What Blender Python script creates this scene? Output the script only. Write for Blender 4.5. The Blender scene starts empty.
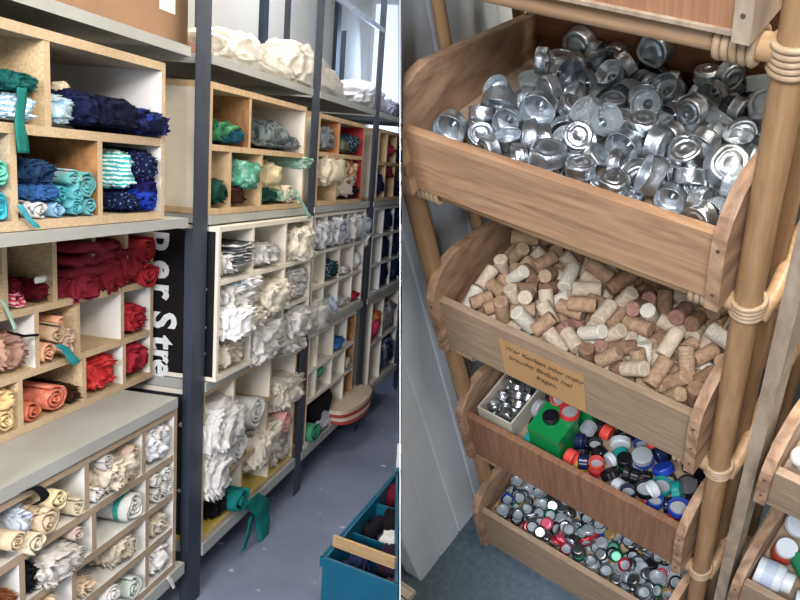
# Two storage corners either side of an added thin partition: a cloth store with pigeonhole
# cabinets on steel racking (left) and a rattan rack of wooden trays with collected
# bits (right).
import bpy, bmesh, math, random
from mathutils import Vector, Matrix, Quaternion, noise

random.seed(11)
SC = bpy.context.scene
COL = SC.collection
EYE_HEIGHT = 1.565
CAM_X, CAM_UP, CAM_BACK = (0.97367, 0.214707, 0.076595), (-0.124626, 0.220011, 0.967504), (0.190878, -0.951576, 0.240976)
FOCAL = 843.09
PRINCIPAL_Y = 378.22
RACK_X, RACK_Y, RACK_Z = (0.8878, -0.408366, -0.212245), (0.443967, 0.638408, 0.628751), (-0.121262, -0.652435, 0.74808)
UNITS = {
  'UA': {'X': -1.205, 'd': 0.42, 'Y0': 1.28, 'Y1': 2.31, 'Z0': 1.368, 'Z1': 1.8, 't': 0.022, 'rows': [1.584], 'cols': [[1.766], [1.64, 1.975]]},
  'UB': {'X': -1.385, 'd': 0.33, 'Y0': 1.45, 'Y1': 2.583, 'Z0': 0.804, 'Z1': 1.33, 't': 0.02, 'rows': [1.13, 0.962], 'cols': [[1.838, 2.043, 2.232, 2.415], [1.958, 2.148, 2.39], [1.882, 2.175, 2.4]]},
  'UC': {'X': -1.205, 'd': 0.42, 'Y0': 1.36, 'Y1': 2.41, 'Z0': 0.199, 'Z1': 0.765, 't': 0.022, 'rows': [0.6, 0.468, 0.345], 'cols': [[1.898, 2.2], [1.622, 1.93, 2.222], [1.832, 2.222], [1.832, 2.222]]},
  'UD': {'X': -1.205, 'd': 0.42, 'Y0': 2.606, 'Y1': 3.56, 'Z0': 1.368, 'Z1': 1.785, 't': 0.02, 'rows': [1.584], 'cols': [[2.945], [2.782, 3.07]]},
  'UE': {'X': -1.165, 'd': 0.42, 'Y0': 2.612, 'Y1': 3.598, 'Z0': 0.806, 'Z1': 1.332, 't': 0.016, 'rows': [1.145, 0.972], 'cols': [[2.915, 3.263], [2.915, 3.263], [2.915, 3.263]]},
  'UF': {'X': -1.21, 'd': 0.42, 'Y0': 2.612, 'Y1': 3.6, 'Z0': 0.199, 'Z1': 0.765, 't': 0.018, 'rows': [0.575, 0.392], 'cols': [[2.89, 3.272], [2.89, 3.25], [2.985, 3.29]]},
  'UG': {'X': -1.205, 'd': 0.42, 'Y0': 3.735, 'Y1': 4.53, 'Z0': 1.368, 'Z1': 1.775, 't': 0.02, 'rows': [1.6], 'cols': [[4.065], [4.065]]},
  'UH': {'X': -1.205, 'd': 0.42, 'Y0': 3.74, 'Y1': 4.675, 'Z0': 0.806, 'Z1': 1.332, 't': 0.016, 'rows': [1.15, 0.985], 'cols': [[3.945, 4.2, 4.465], [3.945, 4.2, 4.465], [3.945, 4.2, 4.465]]},
  'UI': {'X': -1.205, 'd': 0.42, 'Y0': 3.75, 'Y1': 4.6, 'Z0': 0.199, 'Z1': 0.765, 't': 0.018, 'rows': [0.578, 0.425], 'cols': [[3.9, 4.17, 4.42], [3.9, 4.17, 4.42], [4.42]]},
  'UJ': {'X': -1.205, 'd': 0.42, 'Y0': 4.86, 'Y1': 5.72, 'Z0': 1.368, 'Z1': 1.775, 't': 0.02, 'rows': [1.584], 'cols': [[5.08, 5.33], [5.08, 5.33]]},
  'UK': {'X': -1.205, 'd': 0.42, 'Y0': 4.86, 'Y1': 5.74, 'Z0': 0.806, 'Z1': 1.332, 't': 0.016, 'rows': [1.16, 0.985], 'cols': [[5.12, 5.4], [5.12, 5.4], [5.12, 5.4]]},
  'UL': {'X': -1.205, 'd': 0.42, 'Y0': 4.98, 'Y1': 5.74, 'Z0': 0.199, 'Z1': 0.765, 't': 0.018, 'rows': [0.48], 'cols': [[5.3], [5.3]]},
}
CLOTHS = [
  ('crumple', 'UA', -1.187, 1.685, 1.68, 0.066, 0.023, 0.25, 'teal_dark', 'dark teal cloth lying on top of the pale bundles in the upper left blue compartment'),
  ('crumple', 'UA', -1.187, 1.686, 1.626, 0.045, 0.03, 0.25, 'lightblue_stripe', 'light blue striped crumpled cloth in the upper left blue compartment'),
  ('crumple', 'UA', -1.187, 1.826, 1.632, 0.045, 0.036, 0.25, 'ice', 'pale icy blue crumpled cloth beside the chipboard divider'),
  ('crumple', 'UA', -1.187, 1.916, 1.64, 0.07, 0.044, 0.25, 'navy', 'navy crumpled cloth leaning on the left of the wide upper compartment'),
  ('crumple', 'UA', -1.167, 2.047, 1.64, 0.116, 0.041, 0.25, 'navy_dark', 'near-black navy cloth in the middle of the wide upper compartment'),
  ('crumple', 'UA', -1.167, 2.214, 1.628, 0.122, 0.038, 0.25, 'navy_lace', 'dark navy lacy cloth at the right of the wide upper compartment'),
  ('flag', 'UA', -1.247, 1.904, 1.684, 0.021, 0.018, 0.25, 'cream', 'small cream rag standing behind the navy cloths'),
  ('roll', 'UA', -1.191, 1.588, 1.494, 0.037, 0.029, 0.26, 'mint', 'mint green roll on top at the left edge below the teal strap'),
  ('roll', 'UA', -1.191, 1.584, 1.422, 0.041, 0.031, 0.26, 'cyan', 'big cyan roll with a spiral end at the lower left edge'),
  ('crumple', 'UA', -1.187, 1.749, 1.492, 0.048, 0.029, 0.25, 'denim', 'dark denim blue bundle at top left of the lower middle compartment'),
  ('crumple', 'UA', -1.187, 1.765, 1.447, 0.053, 0.025, 0.25, 'blue', 'mid blue bundle under the denim bundle'),
  ('roll', 'UA', -1.191, 1.859, 1.483, 0.026, 0.02, 0.3, 'aqua_floral', 'long aqua roll with faint flowers lying on top of the turquoise rolls'),
  ('roll', 'UA', -1.191, 1.809, 1.446, 0.027, 0.021, 0.26, 'turq', 'turquoise roll left of the row of turquoise rolls'),
  ('roll', 'UA', -1.191, 1.874, 1.445, 0.028, 0.021, 0.26, 'aqua', 'aqua roll in the middle of the turquoise rolls'),
  ('roll', 'UA', -1.191, 1.913, 1.464, 0.047, 0.036, 0.26, 'aqua_grey', 'large grey-aqua roll with a swirled end beside the brown divider'),
  ('roll', 'UA', -1.191, 1.929, 1.415, 0.031, 0.024, 0.26, 'turq_grey', 'grey-turquoise roll at the bottom right of the turquoise rolls'),
  ('roll', 'UA', -1.191, 1.865, 1.412, 0.028, 0.021, 0.26, 'aqua', 'aqua roll on the bottom of the turquoise rolls'),
  ('roll', 'UA', -1.191, 1.792, 1.411, 0.025, 0.02, 0.26, 'lightblue', 'pale blue roll on the bottom beside the black and white roll'),
  ('roll', 'UA', -1.191, 1.728, 1.412, 0.028, 0.021, 0.26, 'bw', 'black and white patterned roll on the bottom of the turquoise compartment'),
  ('crumple', 'UA', -1.187, 2.108, 1.496, 0.05, 0.052, 0.25, 'turq_stripe', 'turquoise and white striped cloth standing beside the blues'),
  ('crumple', 'UA', -1.187, 2.217, 1.509, 0.067, 0.048, 0.25, 'navy_dots', 'navy spotted cloth high in the lower right compartment'),
  ('crumple', 'UA', -1.187, 2.218, 1.441, 0.066, 0.05, 0.25, 'indigo', 'deep indigo bundle at the right wall of the lower right compartment'),
  ('crumple', 'UA', -1.187, 2.211, 1.424, 0.073, 0.033, 0.25, 'royal', 'bright royal blue bundle in the lower right compartment'),
  ('crumple', 'UA', -1.187, 2.128, 1.418, 0.057, 0.027, 0.25, 'navy_dots', 'small black and blue patterned bundle at the lower right compartment floor'),
  ('roll', 'UA', -1.191, 2.226, 1.409, 0.023, 0.018, 0.26, 'royal', 'thin royal blue roll with white edge at the lower right compartment floor'),
  ('fold', 'UB', -1.347, 2.198, 1.243, 0.118, 0.051, 0.25, 'maroon', 'large maroon folded cloth on top of the red compartment beside the upright board'),
  ('crumple', 'UB', -1.347, 2.166, 1.159, 0.094, 0.048, 0.25, 'maroon2', 'maroon bundle underneath the large maroon folded cloth'),
  ('crumple', 'UB', -1.347, 2.324, 1.19, 0.068, 0.084, 0.25, 'crimson_dark', 'dark crimson cloth hanging over the narrow upright board'),
  ('crumple', 'UB', -1.347, 2.41, 1.203, 0.079, 0.076, 0.25, 'crimson_dark2', 'dark red cloth bunched left of the red rolls'),
  ('roll', 'UB', -1.351, 2.51, 1.247, 0.058, 0.044, 0.26, 'red_dark', 'dark red roll on top at the right end of the red cabinet'),
  ('roll', 'UB', -1.351, 2.523, 1.168, 0.063, 0.049, 0.26, 'red', 'bright red roll with spiral end at the right end of the red cabinet'),
  ('flag', 'UB', -1.367, 1.957, 1.211, 0.032, 0.009, 0.25, 'white', 'white paper tag sticking out of the dark compartment'),
  ('roll', 'UB', -1.371, 1.886, 1.163, 0.028, 0.022, 0.26, 'pink_stripe', 'pink striped roll in the compartment with the white tag'),
  ('crumple', 'UB', -1.367, 1.994, 1.171, 0.028, 0.03, 0.25, 'wine', 'wine red scrap beside the pink striped roll'),
  ('crumple', 'UB', -1.367, 1.88, 1.183, 0.021, 0.042, 0.25, 'wine', 'wine red cloth at the left edge above the dusty pink pile'),
  ('crumple', 'UB', -1.367, 1.858, 1.024, 0.086, 0.051, 0.25, 'dusty', 'dusty pink crumpled pile at the left edge'),
  ('roll', 'UB', -1.371, 2.068, 1.081, 0.019, 0.015, 0.26, 'peach', 'small peach roll on top of the beige rolls'),
  ('roll', 'UB', -1.371, 2.048, 1.048, 0.039, 0.03, 0.26, 'beige', 'beige roll in the middle of the tied beige rolls'),
  ('roll', 'UB', -1.371, 2.1, 1.03, 0.034, 0.026, 0.26, 'blush', 'pale blush roll at the right of the tied beige rolls'),
  ('roll', 'UB', -1.371, 2.01, 1.003, 0.038, 0.03, 0.26, 'peach', 'peach roll at the bottom of the tied beige rolls'),
  ('roll', 'UB', -1.371, 2.093, 0.996, 0.03, 0.023, 0.26, 'blush', 'pale pinkish roll below the teal ribbon'),
  ('crumple', 'UB', -1.367, 2.482, 1.019, 0.078, 0.046, 0.25, 'red', 'red and wine crumpled cloth alone in the right middle compartment'),
  ('crumple', 'UB', -1.367, 1.815, 0.899, 0.053, 0.045, 0.25, 'straw', 'straw yellow cloth at the lower left edge of the red cabinet'),
  ('roll', 'UB', -1.371, 1.818, 0.856, 0.04, 0.031, 0.26, 'straw2', 'straw yellow roll at the lower left corner of the red cabinet'),
  ('roll', 'UB', -1.371, 2.032, 0.865, 0.052, 0.04, 0.3, 'salmon', 'salmon pink patterned roll in the lower left red compartment'),
  ('roll', 'UB', -1.371, 1.935, 0.855, 0.039, 0.03, 0.26, 'salmon2', 'salmon orange roll below the salmon folded cloth'),
  ('crumple', 'UB', -1.367, 2.128, 0.852, 0.033, 0.027, 0.25, 'brown_dark', 'dark brown rag behind the salmon cloth'),
  ('crumple', 'UB', -1.367, 2.287, 0.879, 0.099, 0.054, 0.25, 'coral', 'coral red crumpled cloth in the lower middle red compartment'),
  ('crumple', 'UB', -1.367, 2.487, 0.885, 0.073, 0.061, 0.25, 'crimson', 'crimson crumpled cloth in the lower right red compartment'),
  ('crumple', 'UC', -1.187, 1.638, 0.668, 0.032, 0.056, 0.25, 'ice_white', 'pale bluish white cloth draped at the left edge of the cream cabinet'),
  ('roll', 'UC', -1.171, 1.704, 0.661, 0.047, 0.036, 0.26, 'cream2', 'big cream roll lying on the small cream rolls'),
  ('roll', 'UC', -1.171, 1.746, 0.705, 0.04, 0.031, 0.26, 'cream_yellow', 'pale yellow bundle on top behind the big cream roll'),
  ('roll', 'UC', -1.191, 1.852, 0.636, 0.031, 0.024, 0.26, 'cream', 'small cream roll against the white divider'),
  ('roll', 'UC', -1.171, 1.582, 0.664, 0.034, 0.026, 0.26, 'cream3', 'narrow cream roll at the lower left below the big cream roll'),
  ('roll', 'UC', -1.171, 1.655, 0.627, 0.039, 0.03, 0.26, 'cream', 'cream roll with loose end below the big cream roll'),
  ('crumple', 'UC', -1.187, 1.68, 0.676, 0.05, 0.031, 0.25, 'cream2', 'cream crumpled cloth under the black loop of strap'),
  ('roll', 'UC', -1.191, 1.999, 0.711, 0.034, 0.026, 0.26, 'greywhite', 'greyish white roll at top left of the middle cream compartment'),
  ('roll', 'UC', -1.191, 2.144, 0.698, 0.034, 0.026, 0.26, 'beige2', 'beige roll at top right of the middle cream compartment'),
  ('crumple', 'UC', -1.167, 2.066, 0.659, 0.107, 0.047, 0.25, 'cream4', 'cream pile in the middle cream compartment'),
  ('roll', 'UC', -1.191, 2.15, 0.637, 0.032, 0.025, 0.26, 'cream3', 'cream roll right below the beige roll'),
  ('roll', 'UC', -1.191, 1.947, 0.635, 0.03, 0.023, 0.26, 'white', 'white roll with wrinkled end at the lower left of the middle cream compartment'),
  ('crumple', 'UC', -1.187, 2.301, 0.703, 0.083, 0.034, 0.25, 'white', 'white bundle at the top of the right end compartment'),
  ('crumple', 'UC', -1.187, 2.3, 0.665, 0.084, 0.053, 0.25, 'white_shiny', 'shiny white crumpled film in the top right end compartment'),
  ('crumple', 'UC', -1.167, 1.764, 0.509, 0.102, 0.043, 0.25, 'greywhite', 'greyish white pile in the left compartment of the second row'),
  ('roll', 'UC', -1.191, 1.855, 0.562, 0.027, 0.021, 0.26, 'blush2', 'faintly pink roll high in the left compartment of the second row'),
  ('roll', 'UC', -1.191, 1.868, 0.501, 0.028, 0.021, 0.26, 'greywhite', 'grey-white roll in the left compartment of the second row'),
  ('roll', 'UC', -1.191, 1.787, 0.504, 0.031, 0.024, 0.26, 'cream4', 'off-white roll in front of the greyish pile'),
  ('crumple', 'UC', -1.187, 1.725, 0.424, 0.036, 0.027, 0.25, 'cream3', 'cream scrap at the lower left corner'),
  ('roll', 'UC', -1.191, 2.145, 0.525, 0.058, 0.045, 0.26, 'white_teal', 'white roll with teal stripes alone in the middle second row'),
  ('roll', 'UC', -1.191, 2.348, 0.556, 0.036, 0.027, 0.26, 'white', 'white roll at the top of the right second row'),
  ('roll', 'UC', -1.191, 2.279, 0.558, 0.032, 0.025, 0.26, 'white_teal', 'small white roll with teal mark at the right second row'),
  ('roll', 'UC', -1.191, 2.348, 0.508, 0.036, 0.028, 0.26, 'white2', 'white roll in the middle of the right second row'),
  ('roll', 'UC', -1.191, 2.286, 0.507, 0.035, 0.027, 0.26, 'greywhite', 'greyish roll at the bottom of the right second row'),
  ('crumple', 'UC', -1.187, 2.091, 0.403, 0.074, 0.048, 0.25, 'cream4', 'pale cream crumpled cloth in the middle third row'),
  ('crumple', 'UC', -1.187, 2.307, 0.395, 0.07, 0.038, 0.25, 'cream4', 'pale off-white bundle at the right of the middle third row'),
  ('crumple', 'UC', -1.187, 1.897, 0.38, 0.05, 0.023, 0.25, 'cream2', 'cream bundle in the left third row'),
  ('roll', 'UC', -1.191, 2.139, 0.258, 0.046, 0.036, 0.26, 'white_green', 'pale greenish white roll in the bottom middle compartment'),
  ('roll', 'UC', -1.191, 2.026, 0.297, 0.04, 0.031, 0.26, 'white', 'white roll beside the pale greenish roll in the bottom middle compartment'),
  ('crumple', 'UC', -1.187, 2.311, 0.274, 0.073, 0.053, 0.25, 'white', 'white cloth with a loose tail in the bottom right compartment'),
  ('crumple', 'UD', -1.187, 2.787, 1.635, 0.119, 0.04, 0.25, 'green_mix', 'green crumpled cloth in the upper left green compartment'),
  ('crumple', 'UD', -1.187, 2.81, 1.626, 0.121, 0.031, 0.25, 'teal_blue', 'teal blue cloth in front of the green crumpled cloth'),
  ('crumple', 'UD', -1.187, 3.225, 1.649, 0.155, 0.054, 0.25, 'camo', 'grey-green patterned cloth in the upper right green compartment'),
  ('crumple', 'UD', -1.187, 3.372, 1.63, 0.164, 0.035, 0.25, 'grey_cloth', 'grey cloth beside the grey-green patterned cloth'),
  ('crumple', 'UD', -1.187, 2.705, 1.437, 0.063, 0.048, 0.25, 'green_dark', 'dark green cloth at the left of the lower green row'),
  ('crumple', 'UD', -1.187, 2.863, 1.423, 0.067, 0.034, 0.25, 'brown_dark', 'dark brown cloth at the left of the lower green row'),
  ('crumple', 'UD', -1.167, 2.95, 1.494, 0.104, 0.058, 0.25, 'mint2', 'mint green tangle in the lower middle green compartment'),
  ('crumple', 'UD', -1.187, 3.173, 1.422, 0.089, 0.033, 0.25, 'green_dark', 'small dark green roll below the mint tangle'),
  ('crumple', 'UD', -1.187, 3.241, 1.487, 0.085, 0.06, 0.25, 'cream_yellow', 'pale yellow cloth standing in the lower right green compartment'),
  ('roll', 'UD', -1.191, 3.388, 1.428, 0.05, 0.039, 0.26, 'cream', 'cream roll with a dark lining in the lower right green compartment'),
  ('crumple', 'UD', -1.187, 3.375, 1.42, 0.158, 0.031, 0.25, 'mint3', 'pale mint cloth at the lower right green compartment floor'),
  ('fold', 'UE', -1.147, 2.805, 1.229, 0.098, 0.039, 0.25, 'grey_stripe', 'grey and black striped folded cloths in the top left white compartment'),
  ('crumple', 'UE', -1.147, 2.734, 1.2, 0.075, 0.046, 0.25, 'white', 'white bundle below the striped cloths'),
  ('crumple', 'UE', -1.147, 2.831, 1.103, 0.072, 0.028, 0.25, 'paleblue', 'small pale blue bundle below the striped cloths'),
  ('crumple', 'UE', -1.147, 3.104, 1.198, 0.147, 0.044, 0.25, 'white2', 'white heap in the top middle white compartment'),
  ('crumple', 'UE', -1.117, 3.478, 1.209, 0.163, 0.085, 0.25, 'cream_white', 'cream white heap bulging from the top right white compartment'),
  ('crumple', 'UE', -1.127, 2.806, 1.07, 0.172, 0.048, 0.25, 'white2', 'white bundle filling the middle left white compartment'),
  ('crumple', 'UE', -1.092, 2.751, 0.993, 0.117, 0.067, 0.25, 'white_bright', 'bright white cloth hanging out of the middle left white compartment'),
  ('crumple', 'UE', -1.117, 3.164, 1.021, 0.203, 0.072, 0.25, 'cream_white', 'creamy white bundle hanging out of the central white compartment'),
  ('crumple', 'UE', -1.147, 3.441, 1.074, 0.137, 0.049, 0.25, 'greywhite', 'greyish white upper bundle in the middle right white compartment'),
  ('crumple', 'UE', -1.147, 3.44, 1.021, 0.138, 0.04, 0.25, 'white2', 'white lower bundle in the middle right white compartment'),
  ('crumple', 'UE', -1.147, 2.771, 0.873, 0.132, 0.05, 0.25, 'cream4', 'cream bundle in the bottom left white compartment'),
  ('crumple', 'UE', -1.127, 3.097, 0.872, 0.171, 0.082, 0.25, 'white', 'white heap in the bottom middle white compartment'),
  ('crumple', 'UE', -1.127, 3.464, 0.865, 0.18, 0.08, 0.25, 'white2', 'white heap in the bottom right white compartment'),
  ('crumple', 'UF', -1.142, 2.758, 0.583, 0.161, 0.103, 0.25, 'white', 'large white bundle in the left compartment of the lowest cabinet top row'),
  ('roll', 'UF', -1.166, 3.057, 0.582, 0.083, 0.064, 0.3, 'white2', 'white roll with gathered end in the middle of the lowest cabinet top row'),
  ('crumple', 'UF', -1.162, 3.499, 0.547, 0.197, 0.075, 0.25, 'cream_white', 'cream bundle at the right of the lowest cabinet top row'),
  ('crumple', 'UF', -1.142, 2.707, 0.421, 0.098, 0.1, 0.25, 'white2', 'tall white bundle at the left of the lowest cabinet second row'),
  ('roll', 'UF', -1.176, 2.907, 0.476, 0.081, 0.062, 0.3, 'white', 'white roll in the middle of the lowest cabinet second row'),
  ('crumple', 'UF', -1.162, 3.271, 0.366, 0.218, 0.088, 0.25, 'cream_white', 'cream white gathered bundle right of the white roll in the second row'),
  ('roll', 'UF', -1.176, 3.443, 0.431, 0.067, 0.052, 0.26, 'pink', 'pale pink roll at the right of the lowest cabinet second row'),
  ('crumple', 'UF', -1.192, 2.829, 0.27, 0.115, 0.052, 0.25, 'black', 'black cloth in the bottom left compartment'),
  ('roll', 'UF', -1.146, 2.88, 0.273, 0.071, 0.055, 0.3, 'green_teal', 'teal green strap roll in the bottom compartment'),
  ('crumple', 'UF', -1.192, 3.441, 0.267, 0.138, 0.049, 0.25, 'dotted', 'pale dotted crumpled fabric beside the teal green roll'),
  ('crumple', 'UG', -1.187, 3.916, 1.67, 0.103, 0.059, 0.25, 'grey_cloth', 'grey patterned cloth just right of the second post'),
  ('crumple', 'UG', -1.187, 4.172, 1.647, 0.093, 0.036, 0.25, 'olive', 'olive grey cloth beside the orange board'),
  ('crumple', 'UG', -1.187, 4.342, 1.66, 0.146, 0.049, 0.25, 'petrol', 'dark petrol spotted cloth in front of the red board'),
  ('crumple', 'UG', -1.167, 4.003, 1.521, 0.201, 0.082, 0.25, 'cream', 'cream heap under the olive cloth'),
  ('crumple', 'UG', -1.187, 4.273, 1.455, 0.184, 0.066, 0.25, 'cream_white', 'cream scraps on the lower floor beside the orange cloth'),
  ('crumple', 'UG', -1.187, 4.349, 1.515, 0.157, 0.069, 0.25, 'tan_orange', 'tan and orange cloth right of the cream heap'),
  ('crumple', 'UG', -1.187, 4.385, 1.425, 0.121, 0.036, 0.25, 'black', 'black rag at the lower right corner beside the tan cloth'),
  ('crumple', 'UH', -1.167, 3.883, 1.223, 0.158, 0.079, 0.25, 'white_print', 'white printed cloth in the first top compartment right of the second post'),
  ('crumple', 'UH', -1.167, 4.145, 1.228, 0.178, 0.084, 0.25, 'white_print2', 'white and grey printed cloth in the second top compartment'),
  ('crumple', 'UH', -1.167, 4.423, 1.229, 0.156, 0.083, 0.25, 'white2', 'white printed bundle in the third top compartment'),
  ('crumple', 'UH', -1.177, 4.69, 1.22, 0.124, 0.081, 0.25, 'paleblue', 'pale bluish white bundle in the last top compartment'),
  ('crumple', 'UH', -1.187, 4.066, 1.044, 0.109, 0.05, 0.25, 'petrol', 'dark petrol and white cloth in the middle row beside the white cubby edge'),
  ('crumple', 'UH', -1.187, 4.128, 1.035, 0.06, 0.041, 0.25, 'green_dark', 'small green roll in the middle row'),
  ('crumple', 'UH', -1.187, 4.318, 1.018, 0.106, 0.024, 0.25, 'white', 'little white cloth in the middle row'),
  ('crumple', 'UH', -1.187, 4.566, 1.047, 0.089, 0.053, 0.25, 'white_bright', 'white cloth with pink edge in the last middle compartment'),
  ('crumple', 'UH', -1.167, 3.918, 0.831, 0.146, 0.084, 0.25, 'white2', 'white heap in the first bottom compartment'),
  ('crumple', 'UH', -1.187, 4.164, 0.834, 0.101, 0.065, 0.25, 'paleblue', 'pale blue-white heap in the second bottom compartment'),
  ('crumple', 'UH', -1.187, 4.339, 0.848, 0.114, 0.025, 0.25, 'greywhite', 'flat greyish cloth in the third bottom compartment'),
  ('crumple', 'UH', -1.187, 4.566, 0.85, 0.089, 0.027, 0.25, 'red', 'red cloth in the last bottom compartment'),
  ('crumple', 'UI', -1.187, 4.296, 0.623, 0.111, 0.035, 0.25, 'cornflower', 'cornflower blue cloth bundle in the beige cabinet'),
  ('crumple', 'UI', -1.187, 3.987, 0.528, 0.074, 0.035, 0.25, 'green_mint', 'green rag beside the second post in the beige cabinet'),
  ('roll', 'UI', -1.191, 4.514, 0.474, 0.051, 0.039, 0.26, 'beige_grey', 'grey beige roll in the beige cabinet beside its brown end board'),
  ('crumple', 'UI', -1.187, 4.097, 0.314, 0.201, 0.096, 0.25, 'black', 'black bag with blue lining on the lowest shelf'),
  ('crumple', 'UJ', -1.187, 5.205, 1.662, 0.111, 0.038, 0.25, 'pinkred', 'dark pink cloth in the far upper cabinet'),
  ('crumple', 'UJ', -1.187, 5.205, 1.529, 0.111, 0.039, 0.25, 'wine', 'wine red and black cloth below the dark pink cloth'),
  ('crumple', 'UJ', -1.187, 4.975, 1.454, 0.091, 0.065, 0.25, 'navy', 'navy cloth in the lower left of the far upper cabinet'),
  ('crumple', 'UJ', -1.187, 5.483, 1.438, 0.131, 0.049, 0.25, 'navy', 'small navy cloth in the lower middle of the far upper cabinet'),
  ('crumple', 'UJ', -1.187, 5.472, 1.636, 0.128, 0.041, 0.25, 'denim', 'denim cloth in the upper middle of the far upper cabinet'),
  ('crumple', 'UK', -1.187, 5.26, 1.239, 0.128, 0.071, 0.25, 'navy', 'navy cloth in the first top compartment of the far white cubby'),
  ('crumple', 'UK', -1.187, 5.566, 1.239, 0.154, 0.071, 0.25, 'navy_dark', 'navy cloth in the second top compartment of the far white cubby'),
  ('crumple', 'UK', -1.187, 5.576, 1.239, 0.144, 0.071, 0.25, 'denim', 'blue cloth in the third top compartment of the far white cubby'),
  ('crumple', 'UK', -1.187, 5.26, 1.069, 0.128, 0.076, 0.25, 'navy', 'navy cloth in the first middle compartment of the far white cubby'),
  ('crumple', 'UK', -1.187, 5.566, 1.069, 0.154, 0.076, 0.25, 'navy', 'navy cloth in the second middle compartment of the far white cubby'),
  ('crumple', 'UK', -1.187, 5.573, 1.069, 0.147, 0.076, 0.25, 'denim', 'blue cloth in the third middle compartment of the far white cubby'),
  ('crumple', 'UK', -1.187, 5.26, 0.897, 0.128, 0.074, 0.25, 'navy', 'navy cloth in the first bottom compartment of the far white cubby'),
  ('crumple', 'UK', -1.187, 5.566, 0.897, 0.154, 0.074, 0.25, 'navy', 'navy cloth in the second bottom compartment of the far white cubby'),
  ('crumple', 'UK', -1.187, 5.57, 0.897, 0.15, 0.074, 0.25, 'denim', 'blue cloth in the third bottom compartment of the far white cubby'),
  ('crumple', 'UL', -1.187, 5.145, 0.565, 0.142, 0.075, 0.25, 'hotpink', 'hot pink cloth in the far low cabinet'),
  ('crumple', 'UL', -1.187, 5.16, 0.639, 0.127, 0.038, 0.25, 'orange', 'orange cloth in the far low cabinet top row'),
  ('crumple', 'UL', -1.187, 5.515, 0.588, 0.203, 0.098, 0.25, 'mixed', 'mixed pale patterned cloth in the far low cabinet top row'),
  ('crumple', 'UL', -1.187, 5.515, 0.329, 0.203, 0.111, 0.25, 'slate', 'slate grey cloth at the bottom of the far low cabinet'),
  ('crumple', 'UL', -1.187, 5.515, 0.339, 0.203, 0.121, 0.25, 'ink', 'ink blue cloth at the bottom of the far low cabinet'),
  ('crumple', 'UC', -1.187, 1.661, 0.523, 0.024, 0.043, 0.25, 'black', 'black strap bundle at the lower left corner of the cream cabinet'),
  ('crumple', 'UC', -1.187, 1.587, 0.503, 0.02, 0.023, 0.25, 'rustbrown', 'brown scrap beside the black strap bundle at the lower left corner'),
  ('crumple', 'UE', -1.117, 2.91, 0.983, 0.131, 0.042, 0.25, 'cream_white', 'cream scrap between the bright white cloth and the central bundle'),
  ('crumple', 'UE', -1.127, 3.436, 0.78, 0.148, 0.04, 0.25, 'greywhite', 'greyish white scrap at the bottom right edge of the white cubby'),
  ('crumple', 'UE', -1.132, 3.063, 0.809, 0.156, 0.036, 0.25, 'white2', 'whitish scrap on the bottom edge of the white cubby'),
  ('crumple', 'UE', -1.127, 2.913, 1.116, 0.086, 0.025, 0.25, 'white_bright', 'small bright white rag at the edge of the middle left white compartment'),
  ('crumple', 'UD', -1.177, 3.575, 1.553, 0.073, 0.032, 0.25, 'mint3', 'pale mint rag hanging at the right of the green cabinet'),
  ('crumple', 'UH', -1.177, 4.752, 1.148, 0.102, 0.051, 0.25, 'white2', 'white rag at the right end of the twelve compartment cubby'),
]
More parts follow.
